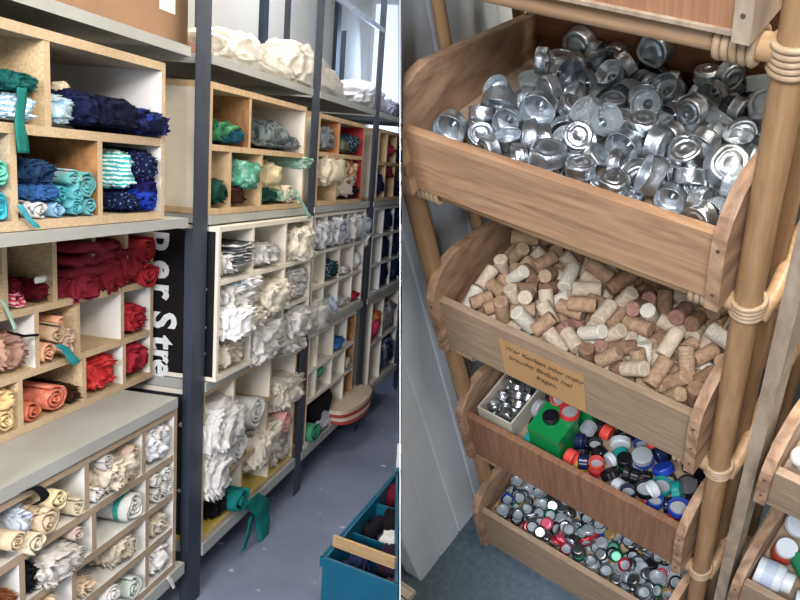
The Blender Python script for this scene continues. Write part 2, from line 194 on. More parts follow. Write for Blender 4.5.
SETTLED = {
  'tea': '3,-6595,7150,-6910,32,67,19,64 2,-6263,7163,-7011,4,57,82,-6 0,-5675,6979,-6983,5,65,76,-6 4,-5427,7133,-6859,36,-28,-61,65 0,-4766,7089,-7000,82,-6,-4,-57 0,-4234,7203,-6918,70,-8,71,1 0,-3895,7111,-6908,51,-15,-73,-43 1,-3349,6882,-6873,69,55,36,-31 1,-2787,7116,-6905,9,-57,-48,-66 1,-6441,7464,-7057,55,-4,6,83 0,-6041,7504,-7063,6,78,-63,5 2,-5672,7569,-7073,7,97,23,-2 0,-5195,7546,-6974,52,9,66,-54 2,-4801,7480,-6963,3,57,47,67 4,-4290,7503,-6915,6,9,65,-76 0,-3680,7533,-7067,1,11,99,-8 2,-3420,7526,-6969,69,-20,-69,6 4,-3081,7553,-6923,74,60,-27,-11 2,-6600,8139,-7061,68,38,-58,-24 3,-6213,8143,-7145,0,0,8,100 0,-5707,7982,-7135,5,67,74,-6 0,-5242,7837,-7113,3,38,-92,7 3,-4621,7955,-7116,89,-7,3,44 2,-4272,7853,-7116,88,-7,-4,-48 2,-3636,7880,-7120,22,-2,-7,-97 1,-3244,8187,-7167,5,70,-71,5 1,-2681,8148,-7063,71,-1,71,-1 1,-6635,8554,-7122,58,-76,-17,-24 1,-6126,8485,-7212,6,77,-63,5 3,-5742,8362,-7178,92,-7,-3,-37 1,-5218,8414,-7105,63,-17,67,-34 4,-4856,8574,-7078,74,65,-5,-17 0,-4195,8478,-7115,42,23,-61,63 4,-3816,8320,-7166,2,20,98,-7 1,-3267,8517,-7101,45,-47,-70,-28 0,-2785,8504,-7116,10,-61,-42,-66 4,-6537,8870,-7123,49,8,73,46 1,-6180,8917,-7277,89,-7,-4,-46 3,-5427,9067,-7200,75,56,35,-8 1,-4949,9076,-7206,59,58,37,42 0,-4839,8750,-7156,13,30,58,-75 1,-4123,9080,-7206,67,-33,-64,19 1,-3808,8895,-7274,80,-6,-4,-60 0,-3300,8754,-7252,95,-7,2,30 3,-2696,8956,-7182,69,-14,-69,14 1,-6744,9227,-7229,51,33,64,47 0,-6101,9264,-7330,7,95,-29,2 1,-5677,9255,-7328,84,-6,4,54 3,-5198,9245,-7227,72,15,-67,12 0,-4877,9342,-7246,34,33,56,-68 2,-4140,9347,-7245,47,43,50,-59 2,-3787,9256,-7329,100,-8,0,1 0,-3432,9316,-7242,32,-55,52,57 2,-2776,9344,-7246,50,-59,48,41 2,-6628,7536,-6904,2,21,-98,7 1,-6061,6931,-6891,24,-52,-82,-4 1,-5802,7192,-6760,19,-1,60,-78 0,-5322,7287,-6934,65,61,-28,-36 2,-4547,6812,-6958,80,-6,-4,-59 1,-4173,6845,-6963,7,98,17,-1 1,-3574,7208,-6922,73,45,-48,18 0,-3072,7005,-6891,60,42,56,39 3,-2801,6871,-6867,61,63,19,-45 2,-6693,7748,-7100,7,89,-45,3 0,-6043,7886,-7024,68,1,30,-67 0,-5630,7820,-6947,6,87,-49,4 3,-5013,7321,-6935,60,-74,-12,28 1,-4921,7774,-7008,53,6,66,-52 3,-4636,7646,-6713,50,32,19,78 0,-3666,7775,-6940,40,-3,-7,-91 0,-3228,7287,-6917,38,-89,8,25 3,-2696,7536,-6968,15,-69,-15,69 2,-6682,8328,-6902,90,-41,-1,16 3,-6156,8249,-6966,24,-2,-7,-97 0,-5816,8142,-6900,40,-27,71,51 3,-4974,8297,-7168,6,76,65,-5 1,-4635,7993,-6943,8,99,8,-1 3,-4300,7813,-6931,88,-7,4,47 0,-3973,8054,-7051,35,-53,-54,-55 2,-3306,7859,-7020,5,68,-22,-69 0,-3045,7780,-7009,27,40,52,-71 0,-6750,8609,-6789,44,-54,31,-65 0,-6010,8620,-7068,0,6,100,-8 4,-5779,8462,-6867,44,-39,57,-57 1,-5473,8496,-6957,4,-15,-53,83 0,-4550,8457,-7112,45,27,-68,-52 3,-4214,8219,-7072,69,-20,-69,4 0,-3904,8461,-6908,27,-15,74,60 4,-3142,8851,-6882,26,-94,-6,-22 0,-2931,8390,-7102,42,0,75,52 4,-6188,8984,-7103,7,96,26,-2 0,-5800,8925,-7278,1,8,-99,8 2,-5258,8846,-7169,67,48,49,28 2,-5116,8766,-7155,17,59,-42,-67 0,-4785,9049,-7202,68,2,69,-26 0,-4250,8751,-7156,9,-72,7,69 0,-3889,8972,-7026,14,-2,-65,74 0,-3259,9064,-7073,22,-63,-63,-39 1,-2968,8842,-7170,65,-38,64,15 1,-6470,9266,-7257,13,-72,66,-20 4,-6081,9324,-7024,21,-21,71,64 1,-5774,9269,-7071,71,3,70,0 0,-5180,9046,-6920,54,73,-41,-2 4,-4910,9331,-6837,60,-65,-35,-32 1,-4579,9258,-7233,46,-63,35,-52 0,-3789,9262,-7166,96,-7,-2,-26 1,-3130,9241,-7231,12,30,-58,75 0,-2840,9253,-6994,1,-42,-84,-34 4,-6460,6834,-6814,42,24,61,-63 1,-5764,6704,-6846,27,-58,-48,-60 1,-5633,6936,-6813,71,-5,5,70 2,-4986,6768,-6951,9,-1,-8,-99 0,-4502,7195,-6917,32,-13,-91,24 0,-4507,6847,-6799,7,94,32,-2 0,-3489,7478,-6721,7,-86,-50,-8 0,-3268,7107,-6670,25,-17,27,91 0,-2915,6708,-6846,28,-14,74,59 1,-6596,7913,-6876,19,-66,-72,-11 4,-6110,7448,-6724,55,79,28,4 1,-5872,7299,-6927,44,44,-41,67 4,-5571,7570,-6762,16,-4,65,-74 3,-4990,7721,-6734,14,-95,-4,-26 2,-4223,7805,-6750,7,96,27,-2 4,-3948,7729,-6945,22,-68,-19,67 0,-3391,7735,-6694,9,-1,-80,59 4,-2953,7394,-6646,31,-77,-53,14 1,-6335,7818,-7013,66,-34,-63,22 0,-6078,8411,-6716,2,-68,-26,-68 1,-5888,7758,-6850,46,64,-8,-61 0,-5290,7890,-6879,26,82,-50,-14 0,-5104,8080,-7055,36,-6,75,55 3,-4354,8132,-6730,84,40,24,-28 2,-3489,8161,-6943,62,40,-25,-63 1,-2922,8024,-7026,42,26,78,37 0,-2681,7871,-6841,8,70,8,70 0,-6401,8576,-6859,22,68,61,34 2,-6287,8587,-6974,39,5,91,8 2,-5464,8202,-6964,85,8,-38,35 1,-4932,8317,-6992,6,81,-58,4 0,-4429,8268,-7083,66,-13,-72,-16 0,-4541,8378,-6840,89,-7,-3,-44 3,-3617,8629,-7090,37,92,-4,-16 0,-3218,8250,-7012,57,-4,-6,-82 1,-2791,8392,-6839,7,96,-25,1 0,-6744,8964,-6762,16,-75,-26,59 0,-5819,8821,-7001,69,38,-54,30 1,-5494,8713,-7151,59,-3,73,33 0,-5218,8721,-6910,32,18,17,-92 1,-4505,8877,-7065,3,-26,83,49 1,-4410,8707,-6904,43,22,22,-85 0,-3976,8719,-7134,22,34,32,-86 0,-3532,9005,-7191,26,-69,-18,65 3,-2723,8776,-6870,73,-18,-65,10 2,-6694,9265,-6975,7,95,29,-2 0,-6372,9126,-6855,34,28,2,-90 1,-5566,8996,-6953,98,-4,-18,-9 0,-5513,9344,-7082,6,-7,76,65 1,-4454,9016,-7176,47,-87,5,15 0,-4100,9265,-6973,2,29,-96,7 1,-3808,9255,-6905,68,-30,-67,-6 3,-3400,9247,-6885,25,95,5,16 0,-2938,9116,-6922,71,33,9,-62 0,-6778,6796,-6857,57,-39,-59,43 0,-6178,7152,-6752,57,-34,21,72 2,-5326,6744,-6852,73,58,-32,-15 4,-4992,6884,-6785,8,100,-5,0 0,-4802,7264,-6740,28,-8,-94,-19 2,-4013,6771,-6788,8,99,11,-1 2,-3821,6736,-6946,7,88,47,-4 4,-3631,6947,-6681,12,-43,-28,85 3,-2714,7090,-6554,33,-60,-30,66 1,-6324,7708,-6775,63,11,-21,74',
  'cork': '3,-6548,6971,-10508,64,46,54,-30 0,-5911,6755,-10505,9,-70,-9,70 2,-5408,6899,-10501,56,27,65,-43 2,-4618,6996,-10501,25,57,41,-66 3,-4047,7197,-10508,37,52,48,60 2,-3444,6860,-10501,9,-65,-27,-70 0,-2989,7173,-10505,67,-71,3,-22 1,-6465,7753,-10505,53,71,-4,47 0,-5990,7655,-10505,4,47,-53,71 0,-5379,7774,-10505,51,-37,60,-48 3,-4623,7482,-10508,38,-67,-22,-59 3,-4313,7752,-10508,54,70,6,-45 3,-3426,7702,-10508,14,-70,-5,69 3,-2942,7511,-10508,60,15,-69,-38 2,-6505,8318,-10501,70,-70,-9,-10 1,-5936,8375,-10505,54,58,-40,46 2,-5420,8021,-10501,51,37,-60,-48 3,-4659,8070,-10508,62,48,52,-33 2,-4134,8531,-10501,27,65,27,65 3,-3556,8236,-10508,68,-36,61,19 0,-2974,8383,-10505,29,-25,66,64 0,-6755,6889,-10414,68,-40,-31,-52 3,-5990,7079,-10508,7,-12,-70,-70 2,-5067,7418,-10501,70,55,45,-7 3,-4817,7119,-10508,55,70,8,-44 3,-4089,6851,-10508,51,-60,-37,-49 1,-3338,7236,-10505,67,31,64,23 1,-2807,6980,-10505,24,-6,-70,67 3,-6684,7426,-10508,45,-64,29,55 1,-5731,7717,-10415,87,48,6,-12 1,-5474,7556,-10411,88,-27,38,-10 1,-4672,7405,-10281,70,-70,7,12 1,-4010,7578,-10505,42,-10,-70,-57 0,-3333,7968,-10407,26,-52,69,43 3,-2903,8010,-10508,50,-61,-35,50 2,-6751,8113,-10501,65,65,27,-27 1,-6249,8228,-10404,8,-42,-7,90 1,-5168,8391,-10505,26,-28,-65,-66 3,-4586,8444,-10508,57,-11,-70,42 0,-4110,8176,-10505,63,-67,-22,-32 2,-3734,8397,-10501,63,69,-16,-33 1,-2735,8312,-10505,70,70,-9,9 1,-6182,7459,-10505,4,47,-53,71 2,-5753,7154,-10501,70,70,-12,7 3,-5275,7315,-10508,7,-45,55,70 3,-5113,7049,-10415,6,-72,-54,44 3,-3888,6760,-10404,92,4,-36,-15 3,-3494,7130,-10312,47,66,57,-14 0,-2739,6784,-10170,6,-96,29,2 1,-6755,7321,-10308,48,62,48,-38 3,-5867,7838,-10274,81,42,-11,40 0,-5144,7365,-10267,26,-65,-28,66 3,-4451,7534,-10273,61,-70,26,28 2,-3745,7561,-10410,85,52,9,-8 3,-3426,7476,-10508,64,-23,67,-31 0,-3088,7875,-10354,41,-20,41,79 3,-6628,8338,-10306,57,55,43,-43 3,-5720,8538,-10429,0,38,92,0 2,-4872,8529,-10365,41,12,6,90 2,-4470,8093,-10362,9,-85,43,-28 3,-3813,7912,-10508,1,-68,-20,-71 2,-3800,8398,-10263,56,9,-70,-43 2,-3204,8390,-10425,57,-81,-13,2 0,-6246,6882,-10505,32,22,-67,63 0,-6039,7377,-10275,42,70,-11,-57 2,-5640,6811,-10238,24,-17,95,8 0,-5058,6799,-10404,46,-4,87,-14 3,-4361,6959,-10429,53,0,0,85 0,-3736,7187,-10372,65,-1,-28,-71 0,-3139,7274,-10185,31,91,-8,26 2,-6403,7356,-10430,45,-54,18,68 1,-5884,8050,-10505,68,-34,62,-20 0,-5579,7341,-10319,16,20,-38,-89 3,-4935,7637,-10508,70,55,45,-7 0,-4239,7392,-10417,85,11,52,-1 0,-3658,7853,-10303,27,-70,29,-59 3,-2732,7648,-10399,58,17,22,-76 2,-6573,8226,-10075,27,63,12,-72 2,-5486,8528,-10389,0,-98,21,0 1,-5178,8084,-10291,30,-47,-28,78 3,-4923,8071,-10508,70,70,-6,13 3,-4267,8234,-10338,46,-73,-50,-6 3,-3658,8534,-10128,62,-31,-29,66 0,-3395,8414,-10289,50,44,-48,57 3,-6528,6860,-10284,58,24,-66,40 2,-6030,6763,-10159,0,68,73,0 1,-5793,6990,-10267,41,24,66,58 2,-4483,6759,-10389,0,61,-79,0 1,-4316,7235,-10259,16,-65,-66,34 1,-3729,6979,-10265,31,62,72,0 3,-3053,6756,-10398,82,16,27,47 1,-6164,7704,-10297,23,-42,50,-72 3,-6313,7992,-10419,1,-47,-4,88 2,-5540,7941,-10266,37,-49,50,61 1,-4486,7883,-10188,12,-52,-80,27 0,-4094,7586,-10281,64,11,-75,-14 1,-3375,7980,-10150,38,26,-42,78 3,-2993,7566,-10279,48,-20,67,52 3,-6163,8462,-10409,90,18,36,-17 0,-5724,8310,-10380,57,29,-22,-74 2,-5090,8149,-10079,56,41,-38,-61 1,-4688,8320,-10281,60,20,-68,37 0,-4275,8526,-10267,55,-42,57,-44 2,-3174,8390,-10171,81,56,2,-18 3,-2732,8046,-10191,35,71,-55,27 3,-6252,6860,-10278,54,70,6,-46 1,-6060,7108,-10199,9,69,72,7 1,-5407,7112,-10254,88,-20,-42,-1 0,-4588,7091,-10213,7,-86,-20,46 1,-4075,7107,-10290,17,-65,-19,-72 1,-3680,6755,-10144,46,-12,-88,6 3,-2821,7189,-10300,20,32,58,-72 1,-6567,8005,-10236,3,95,-9,-31 1,-6083,8053,-10275,65,-72,0,-24 2,-5130,7850,-10246,37,42,52,64 2,-4831,7727,-10319,16,41,22,-87 1,-4235,7825,-10181,34,17,40,-83 3,-3289,7527,-10284,71,-68,20,-2 2,-2873,7819,-10084,56,54,50,39 2,-6275,8528,-10214,50,37,25,74 3,-5371,8280,-10280,20,94,-26,-2 0,-5138,8433,-10275,57,66,25,41 2,-4693,8108,-10091,45,-13,63,62 2,-3964,8166,-10288,33,50,78,-19 2,-3608,7983,-10112,26,-35,-78,-45 2,-2853,8415,-10303,10,-8,70,71 3,-6431,7178,-10272,72,3,68,-16 1,-5832,7175,-10108,44,-82,-36,3 3,-5311,6859,-10188,47,85,-10,-22 3,-4794,6848,-10263,17,69,-20,67 3,-4141,6821,-10227,3,80,41,-44 2,-3383,6900,-10192,79,-52,22,25 1,-3100,6938,-10226,28,65,-68,-21 1,-6751,7738,-10419,0,-88,-48,0 3,-6246,7518,-10181,25,31,18,90 0,-4935,7382,-10037,67,4,-71,22 1,-4572,7420,-10074,67,64,-27,27 0,-4003,7790,-10166,96,23,-2,12 3,-3533,7524,-10251,9,-6,89,44 0,-3429,7314,-9992,5,-7,-56,-82',
  'green': '0,-5309,7842,-13594,100,0,0,4 0,-5429,6973,-13594,100,0,0,0',
  'cap': '3,-5853,6788,-13878,24,-67,22,-66 0,-4339,7169,-13868,57,68,19,-41 2,-4804,6827,-13949,100,0,0,2 3,-4481,6898,-13929,0,98,20,0 1,-3812,7107,-13883,56,-32,-63,43 3,-3380,6867,-13929,0,-93,-36,0 1,-3037,6900,-13883,66,11,-70,26 2,-5810,7574,-13949,96,0,0,26 0,-5480,7381,-13868,71,71,-2,-2 2,-4366,7559,-13834,41,65,-27,57 3,-4251,7383,-13878,13,42,-57,-70 2,-3884,7472,-13949,75,0,0,66 1,-3286,7372,-13939,0,-94,-33,0 0,-2821,7679,-13959,100,0,0,1 2,-5858,7977,-13949,0,-68,73,0 1,-5112,8060,-13087,39,0,0,-92 2,-4876,7680,-13834,39,-60,-37,59 0,-4368,8040,-13868,61,-40,-58,35 2,-3797,7849,-13834,68,5,70,-20 1,-3425,8048,-13939,56,0,0,-82 1,-2866,7971,-13939,0,96,-30,0 1,-5910,7016,-13715,34,32,80,38 0,-5487,7005,-13107,42,0,0,91 3,-4702,6811,-13736,50,-24,-66,50 3,-4595,7194,-13878,70,-35,-62,11 0,-3954,7094,-13868,56,32,63,43 3,-3235,6787,-13747,0,-79,61,0 0,-2822,6802,-13868,64,15,69,-30 3,-5915,7258,-13929,0,27,96,0 1,-5907,7673,-13510,91,-38,-6,16 3,-5012,7348,-13878,48,48,52,52 1,-4782,7347,-13939,0,-7,-100,0 2,-3838,7459,-13807,0,90,-43,0 1,-3097,7801,-13883,70,53,47,-12 2,-2945,7433,-13871,86,22,10,-46 0,-5697,7740,-13726,38,-63,34,-58 2,-5518,8009,-13097,53,0,0,-85 2,-4388,7739,-13834,66,38,59,-24 1,-3923,8041,-13880,44,67,22,56 2,-3745,8001,-13626,77,-22,-7,-59 1,-3143,8041,-13862,51,-60,59,-18 2,-2811,7967,-13787,97,0,0,25 2,-5957,7300,-13556,73,23,61,21 1,-4976,7147,-13683,37,-49,-61,50 0,-4900,7067,-13865,88,-29,-27,-25 2,-4157,6865,-13754,32,82,41,24 3,-3759,6787,-13929,0,-86,-50,0 2,-3446,6830,-13585,0,-96,-27,0 2,-2814,6830,-13644,2,0,-100,3 2,-5813,7495,-13688,67,21,-38,60 3,-5591,7428,-13099,25,-74,-60,-17 3,-4954,7426,-13598,60,-67,-36,-26 0,-4110,7184,-13868,53,-53,-47,47 2,-3852,7429,-13665,100,0,0,5 2,-3292,7118,-13775,3,95,32,-2 2,-3004,7154,-13729,26,40,44,76 1,-5914,8063,-13797,0,98,-22,0 1,-5174,7785,-13016,76,14,-34,55 3,-4823,8093,-13878,20,-12,70,68 3,-4159,8055,-13929,0,100,0,0 3,-4157,8053,-13747,28,0,0,96 1,-3604,7763,-13939,60,0,0,-80 3,-2857,7959,-13625,100,0,0,10 2,-5252,7273,-13097,0,-51,86,0 1,-4489,6913,-13757,0,-32,-95,0 3,-4952,6789,-13734,38,-61,-38,58 1,-3983,6784,-13883,36,59,-39,-61 1,-4067,7184,-13635,96,0,0,29 0,-3288,6790,-13362,31,0,71,64 3,-2757,7114,-13878,2,-69,-14,71 3,-5917,7792,-13732,39,-85,-31,-14 2,-5365,7671,-12990,14,-76,-55,-34 3,-4715,7668,-13878,9,70,7,70 3,-4051,7783,-13929,0,-83,-56,0 3,-3629,7663,-13716,33,-2,-71,63 2,-3450,7474,-13811,76,6,-32,-57 3,-3610,7170,-13878,12,62,34,70 3,-5823,8099,-13574,71,-71,2,-2 1,-4883,8062,-13496,54,-45,56,-43 3,-4827,7884,-13647,42,-19,39,80 2,-4603,8018,-13626,33,83,22,-40 1,-3439,8062,-13777,0,-78,-62,0 2,-3325,7860,-13750,49,67,-24,51 2,-2811,7702,-13712,31,31,-64,64',
  'silver': '0,-6423,7117,-13815,12,70,13,70 1,-6659,7574,-13889,98,0,0,-22 1,-6402,6853,-13889,0,63,-78,0 1,-6281,7286,-13814,57,-42,57,-42 0,-6475,7354,-13792,87,-49,5,10 0,-6592,7669,-13695,31,31,-64,64 1,-6665,6919,-13831,14,-82,51,-22 0,-6765,7669,-13489,5,-5,70,70 0,-6742,6853,-13712,22,25,-6,-94 1,-6380,7614,-13889,94,0,0,-33 0,-6819,7331,-13814,70,-13,70,-13 0,-6355,7474,-13677,87,-49,2,4 1,-6367,7007,-13567,85,-47,11,20 0,-6364,7187,-13555,16,19,87,-42 0,-6311,6856,-13695,67,-23,-67,23 0,-6633,7439,-13630,90,-19,-29,24 1,-6457,6853,-13692,15,69,15,69 0,-6767,7475,-13468,9,7,61,-79 0,-6638,7118,-13711,32,-12,-36,-87 0,-6392,7615,-13497,20,-68,20,-68 0,-6449,7317,-13472,77,-42,17,45 1,-6521,7392,-13348,36,63,63,-27 0,-6356,6803,-13430,15,15,-70,69 1,-6749,7186,-13583,29,73,-57,24 1,-6755,6902,-13555,14,-82,51,-22 1,-6356,7614,-13302,97,-3,-1,-22',
  'crown': '0,-6677,6467,-17247,6,0,0,100 0,-6328,6490,-17247,0,80,-60,0 0,-6055,6511,-17247,11,0,0,-99 0,-5846,6676,-17200,13,-60,-78,-16 0,-5330,6443,-17183,22,79,54,-20 0,-5063,6462,-17247,22,0,0,-98 0,-4662,6482,-17247,0,-53,85,0 0,-4091,6463,-17247,0,97,-24,0 0,-3823,6473,-17247,8,0,0,100 0,-3464,6538,-17246,100,0,0,-8 0,-3090,6510,-17247,47,0,0,88 0,-2764,6513,-17247,0,72,69,0 0,-6780,6817,-17247,79,0,0,61 0,-6428,7129,-17247,0,-66,-75,0 0,-6226,6741,-17247,37,0,0,-93 0,-5652,6849,-17247,0,88,-48,0 0,-5382,6951,-17247,0,-30,95,0 0,-5111,6976,-17247,96,0,0,28 0,-4657,6840,-17247,4,0,0,-100 0,-4291,6747,-17247,67,0,0,-74 0,-4065,6928,-17247,98,0,0,18 0,-3602,6802,-17247,62,0,0,-78 0,-3065,6925,-17247,82,0,0,56 0,-2766,6974,-17247,0,80,-61,0 0,-6799,7244,-17247,0,-67,74,0 0,-6465,7396,-17247,98,0,0,-20 0,-6022,7249,-17247,0,100,-8,0 0,-5683,7381,-17246,0,-44,90,0 0,-5426,7273,-17178,32,27,-91,4 0,-4927,7305,-17247,0,93,-37,0 0,-4583,7240,-17247,46,0,0,89 0,-4281,7235,-17247,0,92,-40,0 0,-3813,7316,-17247,79,0,0,-61 0,-3546,7194,-17247,90,0,0,43 0,-3136,7202,-17247,99,0,0,16 0,-2940,7294,-17208,2,-74,-65,16 0,-6826,7531,-17247,0,83,56,0 0,-6447,7715,-17247,31,0,0,95 0,-6059,7757,-17247,91,0,0,-42 0,-5757,7694,-17247,90,0,0,-44 0,-5358,7673,-17247,0,-75,66,0 0,-4875,7697,-17247,0,42,-91,0 0,-4550,7742,-17247,9,0,0,100 0,-4268,7751,-17247,0,96,29,0 0,-3895,7757,-17247,90,0,0,-44 0,-3428,7758,-17247,22,0,0,-98 0,-3137,7754,-17247,98,0,0,-22 0,-2832,7739,-17247,23,0,0,-97 0,-6675,6530,-17180,0,-27,-96,0 0,-6530,6712,-17247,0,-87,-50,0 0,-6128,6645,-17180,0,-10,-100,0 0,-5567,6531,-17247,42,0,0,-91 0,-5310,6543,-17172,14,-8,-28,-94 0,-4948,6702,-17247,0,62,79,0 0,-4757,6533,-17180,0,-89,46,0 0,-4338,6494,-17211,15,33,93,2 0,-4003,6654,-17199,18,92,-32,-9 0,-3317,6462,-17152,54,28,-79,-12 0,-3089,6737,-17180,0,-91,-41,0 0,-2783,6464,-17180,91,0,0,41 0,-6813,6762,-17180,72,0,0,69 0,-6544,7186,-17178,0,98,19,-1 0,-6084,6989,-17247,7,0,0,100 0,-5813,7011,-17205,85,-5,-15,-50 0,-5388,7009,-17180,93,0,0,-36 0,-4959,6968,-17185,5,-84,-46,28 0,-4509,6838,-17180,0,47,-88,0 0,-4325,7016,-17202,22,5,-16,96 0,-3844,6980,-17211,12,-45,-88,9 0,-3364,6997,-17247,0,80,60,0 0,-3100,7023,-17180,0,-88,47,0 0,-2863,7160,-17132,20,-51,-84,-6 0,-6798,7323,-17180,0,-100,6,0 0,-6557,7474,-17180,0,38,-92,0 0,-6208,7301,-17197,17,68,71,7 0,-5653,7234,-17180,75,0,0,-66 0,-5630,7487,-17113,88,26,0,-40 0,-4985,7322,-17180,0,40,92,0 0,-4704,7258,-17180,0,-12,-99,0 0,-4112,7398,-17209,0,72,67,-16 0,-3840,7354,-17180,0,6,100,0 0,-3559,7359,-17194,12,35,-91,20 0,-3204,7380,-17202,66,-15,8,73 0,-2763,7383,-17203,41,-16,-3,-90 0,-6827,7507,-17106,94,-27,-9,-18 0,-6498,7757,-17180,0,91,-42,0 0,-6163,7595,-17201,36,14,9,-92 0,-5580,7758,-17180,98,0,0,-22 0,-5407,7552,-17180,0,-95,-32,0 0,-5047,7575,-17201,11,14,8,-98 0,-4726,7529,-17206,11,-98,0,14 0,-4252,7722,-17180,0,39,92,0 0,-3945,7627,-17180,0,-98,20,0 0,-3449,7726,-17180,0,92,-39,0 0,-3181,7736,-17180,82,0,0,-57 0,-2929,7639,-17180,0,-91,-41,0 0,-6897,6518,-17153,20,-76,27,-56 0,-6326,6463,-17180,97,0,0,23 0,-6353,6806,-17150,35,5,10,-93 0,-5734,6447,-17193,63,18,5,-76 0,-5248,6653,-17171,4,3,30,95 0,-5034,6462,-17180,0,-78,62,0 0,-4717,6463,-17113,63,0,0,-78 0,-4393,6468,-17156,11,14,-5,-98 0,-3867,6665,-17172,20,74,-64,-2 0,-3686,6557,-17153,5,-80,-11,59 0,-3157,6606,-17103,47,20,23,-83 0,-2764,6466,-17113,73,0,0,-69 0,-6682,6993,-17203,19,61,-77,1 0,-6392,6952,-17187,12,3,13,-98 0,-6062,7069,-17180,0,-97,-24,0 0,-5817,7136,-17068,45,3,26,-86 0,-5537,6992,-17120,98,8,-21,2 0,-4744,6787,-17125,18,96,7,21 0,-4338,6719,-17088,15,8,18,-97 0,-4207,7009,-17136,47,12,-11,87 0,-3778,7077,-17167,12,78,-61,-10 0,-3386,7153,-17180,78,0,0,-63 0,-3086,6919,-17113,0,-67,74,0 0,-2768,7026,-17131,5,-81,55,20 0,-6819,7261,-17113,0,-91,42,0 0,-6468,7456,-17113,0,53,85,0 0,-6034,7505,-17147,2,25,-34,91 0,-5888,7292,-17146,0,-93,35,-14 0,-5636,7405,-17065,19,-75,63,6 0,-5031,7304,-17113,0,-23,97,0 0,-4743,7325,-17113,0,12,-99,0 0,-4287,7285,-17131,3,-92,-33,-21 0,-3957,7297,-17112,95,0,0,30 0,-3499,7495,-17193,11,31,-92,21 0,-3213,7460,-17158,14,94,-28,10 0,-2769,7411,-17136,4,90,40,-16 0,-6789,7754,-17207,6,23,-96,16 0,-6502,7747,-17113,0,100,9,0 0,-6287,7566,-17164,10,-94,-31,-14 0,-5672,7623,-17129,15,-83,-49,-21 0,-5241,7772,-17179,76,-26,6,-60 0,-5000,7784,-17129,3,-29,83,-48 0,-4542,7498,-17198,18,-86,-47,11 0,-4382,7754,-17113,0,36,93,0 0,-3967,7687,-17112,87,0,0,-49 0,-3660,7696,-17148,28,-1,96,-4 0,-3278,7658,-17112,68,0,0,74 0,-2747,7771,-17154,9,-22,-13,-96 0,-6494,6452,-17031,71,36,-55,-27 0,-6321,6467,-17113,0,100,-8,0 0,-5993,6449,-17157,11,17,-16,97 0,-5911,6466,-17097,17,-26,-94,-13 0,-5322,6869,-17128,92,28,25,-11 0,-5051,6640,-17114,18,22,-93,24 0,-4791,6517,-17046,76,0,0,-65 0,-4436,6478,-17099,2,98,-10,15 0,-3726,6837,-17079,93,17,-24,21 0,-3571,6385,-17147,11,-21,75,62 0,-3144,6456,-17122,27,-76,58,13 0,-2976,6638,-17066,38,26,-88,-14 0,-6768,6742,-17113,0,100,8,0 0,-6529,7000,-17109,12,-99,10,-3 0,-5997,6858,-17168,25,-62,69,29 0,-5736,6917,-17095,20,-98,0,-2 0,-5392,7258,-17113,94,-11,30,8 0,-4868,7075,-17084,31,3,-14,-94 0,-4464,6970,-17083,17,-9,-5,98 0,-4138,6878,-17116,85,25,1,47 0,-3618,7007,-17144,12,71,-67,-18 0,-3690,7387,-17087,77,3,-8,-63 0,-3133,6882,-17046,0,-98,-20,0 0,-2762,6754,-17180,85,0,0,53 0,-6821,7235,-17046,0,77,-63,0 0,-6528,7391,-17046,4,0,0,100 0,-6265,7280,-17142,19,33,93,-1 0,-5952,7331,-17097,31,11,-8,-94 0,-5241,7315,-17153,58,35,-72,14 0,-5179,7519,-17119,26,-5,11,-96 0,-4919,7571,-17099,2,29,96,6 0,-4436,7262,-17122,82,19,-10,-53 0,-4011,7284,-17046,0,-91,-41,0 0,-3884,7548,-17046,38,21,-15,89 0,-3320,7316,-17073,11,-91,38,-13 0,-2714,7555,-17011,47,-17,86,-11 0,-6783,7752,-17136,12,81,57,-12 0,-6269,7591,-17038,10,2,-9,-99 0,-6062,7756,-17131,17,44,-87,14 0,-5855,7591,-17136,43,55,-8,-72 0,-5421,7689,-17080,3,11,4,-99 0,-4744,7773,-17149,25,-5,20,95 0,-4383,7487,-17190,57,21,2,79 0,-4212,7544,-17110,88,0,1,-48 0,-4017,7755,-17046,96,0,0,27 0,-3710,7760,-17106,75,-21,-20,60 0,-2990,7867,-17101,70,70,10,-10 0,-2984,7622,-17095,72,0,-9,69 0,-6695,6462,-17113,0,22,98,0 0,-6325,6528,-17045,0,-99,-17,0 0,-6032,6631,-17039,0,72,-59,36 0,-5691,6447,-17081,23,13,-14,95 0,-5472,6720,-17117,32,-86,32,-22 0,-5005,6722,-17099,40,-23,-20,-86 0,-4760,6506,-16979,80,0,0,-60 0,-4065,6472,-17119,28,-91,30,4 0,-3799,6772,-17058,23,-95,15,-15 0,-3346,6723,-17204,81,-1,15,57 0,-3177,6456,-17045,7,-2,95,29 0,-2766,6683,-17075,16,98,-7,-2 0,-6886,7002,-17140,50,21,-72,-44 0,-6538,6906,-17064,9,-43,89,9 0,-6255,6766,-17087,11,-99,12,0 0,-5706,6711,-17109,44,10,-20,87 0,-5208,6846,-17112,40,-76,-50,6 0,-5146,7130,-17144,88,-46,-2,4 0,-4719,7017,-17163,14,-8,91,-39 0,-4046,6853,-17077,28,18,-17,92 0,-3498,6921,-17131,21,-9,-97,-2 0,-3326,6874,-17130,97,-1,22,-8 0,-3516,6618,-17136,84,15,-15,-50',
